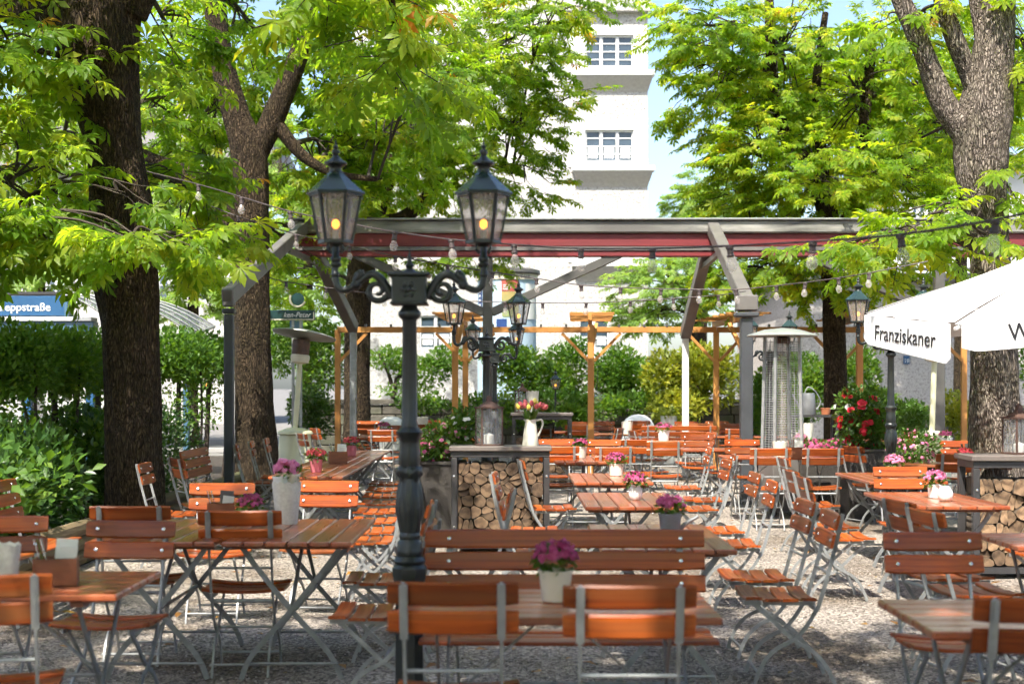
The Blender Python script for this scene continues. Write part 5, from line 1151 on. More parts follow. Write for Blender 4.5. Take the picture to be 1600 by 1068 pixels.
# second left group
table(-1.17, 8.02, 90, 'table with the tall lace bucket in the left group'); table(-1.88, 8.02, 90, 'table in the left group under the cutlery box and dark chair backs')
toward(350, 9.75, 'bright orange sunlit chair left of the lace bucket', 3); toward(508, 10.0, 'orange chair right of the lace bucket', -3)
bench(-3.38, 9.65, -90, 'brown slatted bench along the bushes at the left frame edge')
for i, D in enumerate((6.95, 8.15)): chair(-.60 - .08 * i, D, 90, ['side-on chair right behind the foreground lamp post, nearest of its row', 'side-on chair left of the foreground lamp plinth, second of its row'][i])
rl = ['first', 'second', 'third', 'fourth', 'fifth', 'sixth', 'seventh', 'eighth']
for i, D in enumerate((10.2, 10.9, 11.7, 12.6, 13.5, 14.4, 15.3, 16.3)):
    chair(-1.0 - .065 * (D - 10.8), D, 90, 'chair facing left in the row along the long left table, %s from the front' % rl[i])
for i, D in enumerate((13.45, 14.8, 16.15, 17.5)): table(-1.86 - .01 * i, D, 90, '%s of the long line of tables at left' % ['nearest', 'second', 'third', 'farthest'][i])
chair(-2.98, 12.35, -90, 'narrow side-on chair leaning right beside the dark trunk'); chair(-2.92, 13.25, -58, 'turned chair overlapping the three slat bench')
bench(-3.16, 15.1, -90, 'three slat bench in front of the grey pavilion post at left')
for i, (x, D, r_) in enumerate(((-2.98, 16.5, -80), (-2.97, 17.4, -84), (-2.96, 18.4, -84))): chair(x, D, r_, 'side-on chair in front of the slim trunk, %s from the front' % ('first', 'second', 'third')[i])
chair(-2.80, 20.3, -66, 'chair right of the cream mushroom heater base'); chair(-3.0, 23.0, -60, 'chair with bright steel legs behind the mushroom heater')
# far left group behind the lamp
table(XP(590, 23.4), 23.4, 90, 'far table with a pink pot left of the foreground lamp post'); table(XP(640, 26.5), 26.5, 0, 'far table right behind the foreground lamp post')
away(597, 21.9, 'far dark chair back left of the foreground lamp post'); away(571, 25.6, 'far dark chair back in front of the rear trunk'); toward(575, 27.6, 'far orange brown chair beside the rear trunk')
toward(628, 24.6, 'far orange brown chair peeping left of the foreground lamp shaft'); away(652, 25.2, 'far dark chair half hidden by the foreground lamp shaft'); toward(687, 28.6, 'far bright orange chair right of the foreground lamp shaft', 8)
toward(655, 28.2, 'far chair behind the foreground lamp shaft')
# middle column of tables
table(.78, 7.68, 90, 'table with the grey watering can pot behind the long bench'); table(.83, 10.2, 90, 'table with the round white vase in the middle column'); table(.86, 12.65, 90, 'table with the straw coloured pot in the middle column')
table(.80, 15.95, 90, 'table with a lace pot half hidden by chair backs'); table(2.35, 21.3, 0, 'far table with a pale pot before the pergola posts')
chair(-.22, 9.1, 88, 'side-on chair at the left post of the central firewood rack'); chair(.12, 9.35, -90, 'side-on chair in front of the logs, nearer of two'); chair(.08, 10.9, -90, 'side-on chair in front of the logs, farther of two'); chair(.30, 12.95, -88, 'chair tucked behind the right post of the central firewood rack')
chair(1.48, 7.55, 90, 'side-on chair with dark slats and curved steel legs, nearest at centre right'); chair(1.50, 8.28, 90, 'side-on chair directly behind the nearest one at centre right')
chair(1.62, 10.0, 90, 'chair facing left at the round vase table, nearer one'); chair(1.66, 10.95, 88, 'sunlit chair facing left at the round vase table, farther one'); chair(1.74, 12.9, 90, 'chair facing left at the straw pot table'); chair(1.95, 13.9, 84, 'narrow chair below the grey pavilion column')
away(961, 15.6, 'dark chair back behind the straw coloured pot'); away(874, 15.8, 'dark chair back right of the central firewood rack'); toward(943, 17.9, 'orange chair behind the lace pot'); toward(868, 18.0, 'orange chair above the right corner of the central firewood rack')
away(998, 17.9, 'dark chair back right of the lace pot')
away(990, 25.4, 'far dark chair back left of the pale pot'); toward(942, 27.5, 'farthest chair just right of the double pergola post'); toward(999, 28.0, 'farthest chair below the white dome'); toward(1072, 27.4, 'farthest chair right of the pale pavilion post'); toward(1120, 27.6, 'farthest chair between the timber posts at right')
bench(XP(1061, 24.2), 24.4, 0, 'far dark slatted bench seen from behind beside the pale pot'); bench(XP(1118, 25.8), 25.6, 180, 'far orange slatted bench between the timber posts')
chair(XP(948, 23), 23.0, 70, 'far side-on chair right of the double pergola post'); chair(XP(1090, 20.6), 20.6, 100, 'far side-on chair left of the timber post')
away(903, 24.8, 'far chair in front of the far firewood stack')
# right of centre
table(XP(1215, 16.6), 16.6, 0, 'table with the lace pot and card box before the tube heater')
toward(1160, 17.9, 'orange chair behind the grey pavilion column'); away(1205, 15.3, 'orange brown chair back below the lace pot'); away(1288, 15.3, 'orange brown chair back in front of the pink flower trough'); toward(1262, 18.0, 'orange chair right of the tube heater')
chair(2.35, 10.45, -90, 'sunlit chair facing right at the ball vase table, nearer of two'); chair(2.42, 11.25, -90, 'sunlit chair facing right at the ball vase table, farther of two'); chair(2.75, 13.3, -88, 'sunlit chair facing right, farthest of its row')
table(3.03, 10.25, 90, 'sunlit table with the white ball vase'); table(3.38, 12.75, 90, 'sunlit table with the pale pink flowers'); table(4.65, 15.0, 0, 'sunlit table in front of the white heater base')
toward(1405, 11.75, 'bright orange chair facing the ball vase table'); toward(1496, 17.5, 'bright orange chair left of the pale trunk'); chair(4.0, 16.0, -70, 'bright orange chair beside the woven planter'); away(1500, 14.0, 'brown chair back left of the right firewood rack')
chair(2.42, 7.65, -82, 'dark side-on chair facing the right edge table, nearer of two'); chair(2.46, 8.3, -82, 'dark side-on chair facing the right edge table, farther of two')
table(3.2, 7.5, 0, 'grey sheen table cut by the right frame edge'); chair(3.62, 9.4, 100, 'chair tucked beside the right firewood rack')
table(XP(1410, 22), 22.0, 0, 'far table behind the right street lamp'); away(1425, 20.8, 'far red brown chair behind the right street lamp')
table(XP(1062, 18.6), 18.6, 0, 'bare table between the lace pot chairs and the grey pavilion column'); away(1040, 17.35, 'dark chair back in front of the bare middle table'); toward(1088, 19.9, 'orange chair behind the bare middle table')
chair(XP(1010, 18.6), 18.6, -92, 'side-on chair at the left end of the bare middle table'); chair(XP(1128, 18.5), 18.5, 92, 'side-on chair at the right end of the bare middle table'); chair(1.95, 15.6, 88, 'side-on chair in the gap right of the straw pot table')
chair(XP(735, 18.5), 18.5, 20, 'chair glimpsed behind the woven planter'); away(845, 22.4, 'far dark chair back beside the far firewood rack'); table(XP(880, 25.8), 25.8, 0, 'far table in front of the stone wall beside the far rack'); toward(905, 27.2, 'farthest chair left of the double pergola post')
away(1155, 22.5, 'far chair back just left of the tube heater'); table(XP(1165, 23.6), 23.6, 0, 'far table behind the grey pavilion column'); chair(XP(1010, 21.6), 21.6, -80, 'far side-on chair left of the pale pot table')

# ------------------------------------------------------------------ flowers and table things
def cyl_pot(prof, mat, name='pot'): return MB().lathe(prof, 24), mat
def blossoms(c, rx, rz, n, mat, size, parent, name='blossoms', dome=True):
    pos, v = in_ball(n, c, (rx, rx, rz), .18)
    if dome: pos[:, 2] = c[2] + np.abs(pos[:, 2] - c[2])
    Vs = []; Ts = []; o = 0; ax = unit(v + np.array([0, 0, .5]))
    k = 7; V = [(0, 0, .25)]; T = []
    for i in range(k):
        a = 6.283 * i / k; V.append((math.cos(a), math.sin(a), 0.15 * (-1) ** i))
    T = [(0, 1 + i, 1 + (i + 1) % k) for i in range(k)]
    V2 = [(x * .6, y * .6, z + .35) for x, y, z in V]; T2 = [(a + len(V), b + len(V), c_ + len(V)) for a, b, c_ in T]
    tm = (np.array(V + V2, float), np.array(T + T2))
    rnd = unit(nrg.normal(0, 1, ax.shape)); x = unit(np.cross(ax, rnd)); y = np.cross(ax, x); Rm = np.stack([x, y, ax], -1)
    W, TT = leaves_np(tm, pos, Rm, nrg.uniform(.75, 1.2, n) * size)
    o = link(name, np_mesh(name, W, TT, mat), parent); o['kind'] = 'stuff'; return o
def greens(c, rx, rz, n, size, parent, mat=None, name='foliage'):
    pos, v = in_ball(n, c, (rx, rx, rz), .4); ax = unit(v + nrg.normal(0, .5, v.shape) + np.array([0, 0, .15])); nm = unit(nrg.normal(0, .5, v.shape) + np.array([0, 0, 1.0]))
    W, TT = leaves_np(LEAF_OVAL, pos, frames(ax, nm), nrg.uniform(.6, 1.2, n) * size)
    o = link(name, np_mesh(name, W, TT, mat or M['plantleaf']), parent); o['kind'] = 'stuff'; return o
POT = lambda r1, r0, h: [(r0 * .9, 0), (r0, .004), (r1, h - .012), (r1 * 1.06, h - .01), (r1 * 1.06, h), (r1 * .92, h), (r1 * .9, h - .02)]
BALL = lambda r, h: [(r * .6, 0), (r * .85, h * .15), (r, h * .42), (r * .9, h * .7), (r * .62, h * .92), (r * .66, h), (r * .55, h * .98)]
def potted(label, px, D, z, prof, h, r, pmat, fmat, fr, fh, group='flower pots on the tables', nb=120, bs=.0125, lift=.0):
    root = thing('flower_pot', label, 'flower pot', (XP(px, D), D, z), 0, group)
    MB().lathe(prof, 24).build('pot', pmat, root, ang=40)
    greens((0, 0, h + fh * .25), fr * .85, fh * .45, 130, .045, root); blossoms((0, 0, h + fh * .35 + lift), fr, fh * .6, nb, fmat, bs, root)
    return root
tz = .7505
potted('cream pot of pink chrysanthemums on the front centre table', 868, 5.32, tz, POT(.062, .05, .118), .118, .06, M['creampot'], M['mum'], .088, .12, nb=150, bs=.0125)
r_ = potted('grey zinc can of magenta flowers behind the long bench', 1047, 7.75, tz, POT(.062, .05, .115), .115, .06, M['zinc'], M['mum'], .085, .11, nb=130, bs=.0125)
MB().tube([(.05, 0, .03), (.10, -.01, .07), (.15, -.02, .10)], [.014, .011, .009], 8).build('spout', M['zinc'], r_)
potted('round white vase of pink flowers in the middle column', 993, 10.1, tz, BALL(.05, .11), .11, .05, M['whitepot'], M['mum'], .085, .10, nb=120)
potted('straw coloured pot of pink flowers in the middle column', 963, 12.9, tz, POT(.066, .06, .11), .11, .06, M['lace'], M['mum'], .095, .11)
potted('lace pot of pink flowers beside the central firewood rack', 907, 16.1, tz, POT(.075, .06, .13), .13, .07, M['lace'], M['mum'], .09, .10)
potted('pale pot of dark pink flowers on the far table before the bench', 1037, 21.3, tz, POT(.09, .075, .16), .16, .08, M['whitepot'], M['mum'], .13, .13)
potted('pink pot of red flowers at the near end of the long left table', 494, 13.4, tz, POT(.062, .05, .125), .125, .06, M['pink'], M['mumred'], .10, .11, nb=140)
potted('pink pot of red flowers at the far end of the long left table', 549, 16.6, tz, POT(.065, .052, .125), .125, .06, M['pink'], M['mumred'], .10, .11, nb=140)
potted('pink pot of magenta flowers on the far table beside the lamp post', 600, 23.3, tz, POT(.075, .06, .13), .13, .07, M['pink'], M['mum'], .11, .12)
potted('violet flowers in a small grey can left of the lace bucket', 393, 8.4, tz, POT(.052, .045, .07), .07, .05, M['zinc'], M['mum'], .085, .11, nb=110)
potted('magenta flowers in a white pot beside the ball vase', 1461, 10.3, tz, POT(.055, .045, .10), .10, .05, M['whitepot'], M['mumpink'], .085, .11)
potted('pale pink flowers at the foot of the right street lamp', 1397, 12.7, tz, POT(.06, .05, .10), .10, .05, M['creampot'], M['mumpink'], .095, .11, nb=140)
potted('purple flowers in a white pot beside the white heater', 1478, 19.0, tz - .0, POT(.085, .07, .13), .13, .07, M['whitepot'], M['mum'], .10, .10)
potted('red flowers in front of the pale trunk', 1508, 15.0, tz, POT(.06, .05, .07), .07, .05, M['terracotta'], M['mumred'], .085, .10)
b = thing('vase', 'white ball shaped vase on the sunlit right table', 'vase', (XP(1477, 10.0), 10.0, tz)); MB().lathe(BALL(.055, .105), 24).build('bowl', M['whitepot'], b, ang=60)
# tall lace bucket with cups and hydrangea
b = thing('lace_bucket', 'tall pale lace patterned bucket of pink blooms on the left table', 'bucket', (XP(448, 8.35), 8.35, tz))
sc = MB(); n = 36; vs_ = []
for i in range(9):
    t = i / 8
    for k in range(n):
        a = 6.283 * k / n; r1 = .062 + .024 * t; z = .24 * t + (.012 * abs(math.sin(6 * a)) if i == 8 else 0); vs_.append((r1 * math.cos(a), r1 * math.sin(a), z))
sc.add(vs_, [(i * n + k, i * n + (k + 1) % n, (i + 1) * n + (k + 1) % n, (i + 1) * n + k) for i in range(8) for k in range(n)] + [list(range(n))]); sc.build('bucket', M['lace'], b)
MB().lathe(POT(.045, .034, .09), 18).build('cup', M['creampot'], b, (.035, -.01, .20)); MB().lathe(POT(.05, .04, .09), 18).build('cup', M['whitepot'], b, (-.03, -.02, .19))
blossoms((0, 0, .31), .08, .07, 60, M['mumpink'], .022, b); greens((.03, 0, .29), .07, .04, 50, .05, b)
def lace_pot(label, px, D, h, r1, r0, z=tz):
    o = thing('lace_pot', label, 'pot', (XP(px, D), D, z), 0, 'pale lace pots'); m = MB(); n = 32; vs_ = []
    for i in range(6):
        t = i / 5
        for k in range(n):
            a = 6.283 * k / n; rr = r0 + (r1 - r0) * t; vs_.append((rr * math.cos(a), rr * math.sin(a), h * t + (h * .07 * abs(math.sin(5 * a)) if i == 5 else 0)))
    m.add(vs_, [(i * n + k, i * n + (k + 1) % n, (i + 1) * n + (k + 1) % n, (i + 1) * n + k) for i in range(5) for k in range(n)] + [list(range(n))]); m.build('pot', M['lace'], o)
    return o
lace_pot('pale lace pot cut by the left frame edge', 6, 5.65, .17, .066, .05); lace_pot('pale lace pot in front of the tube heater', 1219, 16.4, .17, .09, .07)
lace_pot('pale lace pot on the far table behind the lamp post', 660, 26.4, .24, .11, .08); lace_pot('grey lace pot on the far table left of the pale pot', 980, 24.6, .2, .10, .08, .75)
table(XP(985, 24.6), 24.6, 0, 'far table carrying the grey lace pot')
def card_box(label, px, D, s=1.0, mat='boxwood', rz=12, dark=False):
    o = thing('cutlery_box', label, 'cutlery box', (XP(px, D), D, tz), R(rz), 'wooden boxes of cards and cutlery'); w, d, h = .17 * s, .12 * s, .115 * s; t = .009
    MB().box((0, 0, t / 2), (w, d, t)).build('bottom', M[mat], o, smooth=False)
    for s_ in (-1, 1):
        MB().box((s_ * (w - t) / 2, 0, h / 2), (t, d, h - .002)).build('side', M[mat], o, smooth=False); MB().box((0, s_ * (d - t) / 2, h / 2 - .001), (w - 2 * t - .001, t, h)).build('side', M[mat], o, smooth=False)
    MB().box((.035 * s, .015, h * .62 + .03), (.085 * s, .004, .17 * s), (R(-10), R(4), 0)).build('menu_card', M['darkcard'] if dark else M['paper'], o, smooth=False)
    MB().box((.04 * s, -.005, h * .6 + .012), (.07 * s, .004, .15 * s), (R(6), R(8), 0)).build('menu_card', M['paper'], o, smooth=False)
    for i in range(3): MB().bar((-.04 * s + .012 * i, -.01, .02), (-.085 * s + .012 * i, -.02 + .01 * i, h + .075 * s), .014, .004).build('cutlery', M[('bolt', 'plantleaf', 'bolt')[i]], o, smooth=False)
card_box('wooden box of cutlery and cards on the front left table', 88, 5.75, 1.0); card_box('dark wooden box with menus left of the lace bucket', 345, 8.55, .95, dark=True); card_box('wooden box of cards between the pink pots', 528, 15.0, 1.1); card_box('dark wooden box of cards before the tube heater', 1243, 16.1, 1.1, rz=5)
card_box('wooden box of cards in front of the pale trunk', 1510, 15.9, .9)

# rack-top lantern, jug of tulips
def lantern(label, px, D, z, h, w):
    o = thing('candle_lantern', label, 'lantern', (XP(px, D), D, z), R(18), 'glass candle lanterns'); fr = MB()
    for a in range(4):
        x, y = (w / 2 * (1 if a in (0, 3) else -1), w / 2 * (1 if a < 2 else -1)); fr.bar((x, y, 0), (x, y, h), .012, .012)
    for z_ in (.008, h): fr.box((0, 0, z_), (w + .03, w + .03, .014))
    fr.build('frame', M['rusty'], o, smooth=False)
    MB().lathe([(w * .6, h + .008), (w * .18, h + .06), (w * .14, h + .10), (.012, h + .115)], 4, rot0=R(45)).build('roof', M['rusty'], o, smooth=False)
    for a in range(4):
        g = MB(); q = w / 2 - .004; g.add([(-q, -w / 2, .016), (q, -w / 2, .016), (q, -w / 2, h - .008), (-q, -w / 2, h - .008)], [(0, 1, 2, 3)]); g.build('glass_pane', M['glass'], o, (0, 0, 0), (0, 0, a * math.pi / 2), smooth=False)
    MB().lathe([(w * .22, .015), (w * .25, .04), (w * .24, h * .28), (w * .10, h * .31), (.004, h * .33)], 20).build('candle', M['candle'], o)
lantern('rusty glass lantern with a white candle on the central firewood rack', 764, 13.5, 1.0, .36, .2)
lantern('rusty glass lantern with a candle on the right firewood rack', 1592, 11.75, 1.0, .30, .18)
lantern('small dark lantern on the far firewood rack', 816, 22.0, 1.16, .34, .17)
def jug():
    D = 13.45; o = thing('jug', 'white enamel jug filled with pink and yellow tulips', 'jug', (XP(829, D), D, 1.0))
    MB().lathe([(.078, 0), (.08, .006), (.068, .10), (.056, .19), (.05, .225), (.056, .25), (.052, .25), (.046, .22)], 28, mod=lambda a, z: 1 + (.28 * max(0, math.cos(a - math.pi)) ** 6 if z > .235 else 0)).build('body', M['jug'], o, ang=60)
    MB().tube(catmull([(.05, 0, .235), (.10, 0, .245), (.115, 0, .20), (.09, 0, .13), (.066, 0, .085)], 5), .009, 8).build('handle', M['jug'], o)
    gl = MB(); rn = random.Random(4)
    for i in range(34):
        a = rn.uniform(0, 6.28); s = rn.uniform(.03, .11); p = Vector((math.cos(a) * s, math.sin(a) * s, rn.uniform(.30, .37))); b0 = Vector((p.x * .25, p.y * .25, .2)); m_ = b0.lerp(p, .55) + Vector((0, 0, .015)); w = Vector((-math.sin(a), math.cos(a), 0)) * .014
        gl.add([b0 - w * .4, b0 + w * .4, m_ + w, p, m_ - w], [(0, 1, 2, 4), (4, 2, 3)])
    gl.build('leaves', M['plantleaf'], o, smooth=False)
    for i in range(17):
        a = i * 2.4; s = .035 + .105 * math.sqrt(i / 17); p = Vector((math.cos(a) * s, math.sin(a) * s * .8, .415 - s * .55)); d = p - Vector((0, 0, .2)); d.normalize()
        MB().tube([(p.x * .2, p.y * .2, .2), p * .6 + Vector((0, 0, .13)), p], .004, 5).build('stem', M['plantleaf'], o)
        tl = MB(); tl.lathe([(.006, -.002), (.018, .008), (.022, .024), (.018, .042), (.008, .055)], 10, mod=lambda aa, z: 1 + .08 * math.cos(3 * aa)); tl.build('tulip_head', M['tulipy'] if i % 3 == 0 else M['tulip_pink'], o, p, Vector((0, 0, 1)).rotation_difference(d).to_euler())
M['tulipy'] = pm('yellow_tulip', (0.62, 0.46, 0.05), (0.55, 0.5, 0.12), scale=30, rough=0.6); M['tulip_pink'] = pm('pink_tulip', (0.58, 0.14, 0.13), (0.45, 0.07, 0.08), scale=30, rough=0.6, rand=.2)
jug()

# ------------------------------------------------------------------ planters
def planter(label, px, D, w, d, h, plants, rz=0):
    o = thing('planter', label, 'planter', (XP(px, D), D, 0), R(rz), 'woven grey planters')
    MB().lathe([(.707 * .96, 0), (.707, 1)], 4, rot0=R(45), caps=True).build('basket', M['wicker'], o).scale = (w, d, h)
    rim = MB(); 
    for s in (-1, 1): rim.box((s * w / 2, 0, h), (.03, d + .03, .03)); rim.box((0, s * d / 2, h + .001), (w - .03, .03, .03))
    rim.build('rim', M['wicker'], o, smooth=False); MB().box((0, 0, h - .0), (w * .92, d * .92, .02)).build('soil', M['soil'], o, smooth=False)
    for c, r, n, ls, fm, fn, fs in plants:
        greens(c, r[0], r[2], n, ls, o, M['plantleaf'] if fm != 'mix' else M['hedgelit'])
        if fn: blossoms(c, r[0] * 1.06, r[2] * 1.06, fn * 2, M[fm], fs, o, dome=False)
    return o
planter('woven planter with leafy white and pink flowers left of the central rack', 692, 13.95, .42, .4, .82,
        [((.02, 0, 1.02), (.24, .2, .2), 700, .07, 'mumpink', 26, .022), ((.2, .1, 1.14), (.17, .17, .2), 600, .075, 'whitepetal', 10, .028), ((-.12, -.1, .93), (.16, .1, .14), 400, .05, 'mum', 16, .02)])
planter('woven planter with a bush of scarlet flowers right of centre', 1352, 16.7, .5, .5, .82,
        [((-.05, 0, 1.2), (.30, .3, .36), 1100, .075, 'redpetal', 15, .055), ((.12, 0, 1.05), (.26, .3, .26), 800, .075, 'redpetal', 6, .055), ((-.15, 0, 1.35), (.2, .2, .2), 300, .07, 'whitepetal', 8, .035)])
planter('woven planter of small pink flowers behind the right street lamp', 1428, 15.2, .5, .4, .72,
        [((0, 0, .9), (.28, .2, .2), 900, .06, 'mumpink', 60, .018)])
planter('low trough of magenta flowers behind the orange brown chair backs', 1290, 17.3, .7, .3, .72, [((-.15, 0, .82), (.2, .15, .1), 300, .05, 'mum', 50, .025), ((.15, 0, .82), (.2, .15, .1), 300, .05, 'mum', 50, .025)])
def serving_shelf():
    D = 19.0; o = thing('shelf_rack', 'dark shelf rack holding the watering can right of the tube heater', 'shelf', (XP(1270, D), D, 0)); k = D / F
    for z in (.78, 1.17): MB().box((0, 0, z), (.62, .36, .03)).build('board', M['dkmetal'], o, smooth=False)
    for sx in (-1, 1):
        for sy in (-1, 1): MB().box((sx * .29, sy * .16, .58), (.03, .03, 1.15)).build('post', M['dkmetal'], o, smooth=False)
    c = thing('watering_can', 'galvanised watering can on the dark shelf rack', 'watering can', (XP(1262, D), D - .05, 1.186))
    MB().lathe([(.095, 0), (.1, .01), (.085, .26), (.08, .29), (.075, .29)], 24).build('body', M['zinc'], c)
    MB().tube([(-.09, 0, .05), (-.16, 0, .17), (-.22, 0, .28)], [.02, .014, .012], 8).build('spout', M['zinc'], c)
    MB().tube(catmull([(.08, 0, .05), (.16, 0, .16), (.10, 0, .30), (0, 0, .37), (-.05, 0, .29)], 6), .008, 8).build('handle', M['zinc'], c)
    t = thing('terracotta_pot', 'white and terracotta pots on the dark shelf rack', 'pot', (XP(1290, D), D, 1.186)); MB().lathe(POT(.07, .055, .09), 20).build('pot', M['terracotta'], t, (0, 0, 0), (0, 0, 0))
    l = lace_pot('white lace pot on the lower board of the dark shelf rack', 1262, D - .08, .27, .085, .055, .796)
    f = potted('pink flowers in a pink pot on the lower board beside the tube heater', 1251, D - .25, tz, POT(.06, .05, .1), .1, .06, M['pink'], M['mumpink'], .1, .1)
    table(XP(1258, 18.85), 18.72, 0, 'hidden table in front of the dark shelf rack') if False else None
serving_shelf()
for px, D, z0, lb in [(832, 22.0, 1.16, 'white tapered pot on the far firewood rack')]:
    lace_pot(lb, px, D, .32, .10, .075, z0)
# white parasol dome resting behind the far chairs, garden ball, glass globe
g = thing('white_dome', 'white domed cover showing above the farthest chairs', 'cover', (XP(997, 30.6), 30.6, 0)); MB().lathe([(.36, 0), (.36, .66), (.34, .76), (.26, .88), (.14, .95), (.01, .97)], 28).build('cover', M['fabric'], g)
g = thing('white_dome', 'pale domed cover behind the far left tables', 'cover', (XP(612, 30.6), 30.6, 0)); MB().lathe([(.36, 0), (.36, .62), (.34, .72), (.26, .84), (.14, .91), (.01, .93)], 28).build('cover', M['paper'], g)
g = thing('glass_globe', 'glass globe hanging before the hedge right of the double pergola post', 'globe', P(932, 620, 27)); MB().ball((0, 0, 0), .12, 3).build('globe', M['glass'], g); MB().tube([(0, 0, .11), (.02, 0, .36), (-.05, 0, .4), (-.08, 0, .34)], .008, 6).build('hook', M['dkmetal'], g); MB().tube([(.02, 0, .36), (.03, .02, .62)], .006, 5).build('wire', M['dkmetal'], g)
g = thing('white_pot', 'tall white pot before the yellow green shrub', 'pot', (XP(1045, 28.6), 28.6, 0)); MB().lathe([(.10, 0), (.16, .9), (.17, .98), (.15, .98), (.14, .9)], 20).build('pot', M['whitepot'], g); greens((0, 0, 1.02), .18, .12, 120, .12, g, M['hedgeyellow'])

# ------------------------------------------------------------------ bus shelter, inn sign, advertising column, car
def shelter():
    D = 24.0; k = D / F; X = lambda p: (p - 60) * k; Z = lambda y: CZ - (y - HY) * k
    o = thing('bus_shelter', 'blue bus shelter with a lettered sign and curved glass roofs', 'bus shelter', (XP(60, D), D, 0))
    fb = MB().box((X(20), 0, Z(478.5)), (172 * k, .3, 31 * k), ch=.01).build('fascia', M['blue'], o, smooth=False)
    MB().box((X(108), -.01, Z(478)), (5 * k, .32, 33 * k)).build('fascia_end', M['slateblue'], o, smooth=False)
    link('lettering', text_mesh('aleppstraße', 17.5 * k, M['white'], sx=1.02, bold=.002), fb, (X(1), -.156, Z(486)), (R(90), 0, 0))
    MB().box((X(40), -.02, Z(499)), (216 * k, .36, 6 * k), ch=.005).build('gutter_strip', M['white'], o, smooth=False)
    MB().box((X(40), 0, Z(511)), (220 * k, .3, 17 * k), ch=.01).build('lintel', M['slateblue'], o, smooth=False)
    for p in (-58, 44, 142): MB().box((X(p), .0, Z(520) / 2), (.14, .14, Z(520)), ch=.01).build('pillar', M['blue'], o, smooth=False)
    for a, b in ((-58, 44), (44, 142)): MB().box((X((a + b) / 2), .03, 1.25), ((b - a) * k - .15, .012, 1.9)).build('glass_panel', M['glass'], o, smooth=False)
    MB().box((X(20), .5, Z(468) + .1), (172 * k, 1.3, .05)).build('roof_slab', M['dkmetal'], o, smooth=False)
    def canopy(pa, pb_, y0, y1, dy):
        n = 12; vs_ = []; 
        for i in range(n + 1):
            t = i / n; x = X(pa + (pb_ - pa) * t); z = Z(y0) - (Z(y0) - Z(y1)) * t ** 1.7
            vs_ += [(x, -.55 + dy, z - .12 * t), (x, 1.2 + dy, z + .1)]
        MB().add(vs_, [(2 * i, 2 * i + 2, 2 * i + 3, 2 * i + 1) for i in range(n)]).build('curved_roof', M['roofglass'], o, ang=60)
        for j in range(5):
            f_ = j / 4; MB().tube([Vector(vs_[2 * i]).lerp(Vector(vs_[2 * i + 1]), f_) + Vector((0, 0, .015)) for i in range(n + 1)], .014, 5).build('roof_rib', M['tleg'], o)
        MB().tube([Vector(vs_[2 * n]), Vector(vs_[2 * n + 1])], .03, 6).build('eaves_rail', M['steel'], o)
    canopy(112, 186, 464, 492, 0); canopy(176, 300, 466, 512, .6)
    for p in (272,): MB().box((X(p), .9, Z(506) / 2), (.1, .1, Z(506)), ch=.01).build('pillar', M['slateblue'], o, smooth=False)
M['roofglass'] = glass_mat('smoked_roof_glass', (0.10, 0.12, 0.13), 0.75, 0.2)
shelter()
def inn_sign():
    D = 25.0; k = D / F; o = thing('inn_sign', 'dark green inn sign with white script and a round emblem', 'sign', (XP(458, D), D, 0))
    X = lambda p: (p - 458) * k; Z = lambda y: CZ - (y - HY) * k
    b_ = MB().box((X(456), 0, Z(492.5)), (72 * k, .06, 16 * k), ch=.006).build('board', M['signgreen'], o, smooth=False)
    bd = MB(); bd.box((X(456), -.034, Z(499)), (70 * k, .012, 1.2 * k)); bd.box((X(490.5), -.034, Z(493)), (1.2 * k, .012, 11 * k)); bd.build('border', M['creampot'], b_, smooth=False)
    link('lettering', text_mesh('ken-Peter', 11.5 * k, M['white'], shear=.35, sx=.92), b_, (X(443), -.035, Z(495.5)), (R(90), 0, 0))
    em = MB(); pts = [Vector((X(465) + 12 * k * math.cos(a), 0, Z(467) + 12 * k * math.sin(a))) for a in [R(150 + i * 10) for i in range(20)]]; em.tube(pts, 1.6 * k, 8); em.build('emblem_ring', M['creampot'], o)
    MB().lathe([(10 * k, 0), (10 * k, .03)], 24).build('emblem_disc', M['signgreen'], o, (X(465), .03, Z(467)), (R(90), 0, 0))
    for p in (458, 470): MB().box((X(p), 0, Z(500) / 2), (4 * k, .05, Z(500))).build('post', M['steel'], o, smooth=False)
    MB().box((X(463), 0, Z(512)), (20 * k, .04, 22 * k)).build('lower_panel', M['slateblue'], o, smooth=False)
inn_sign()
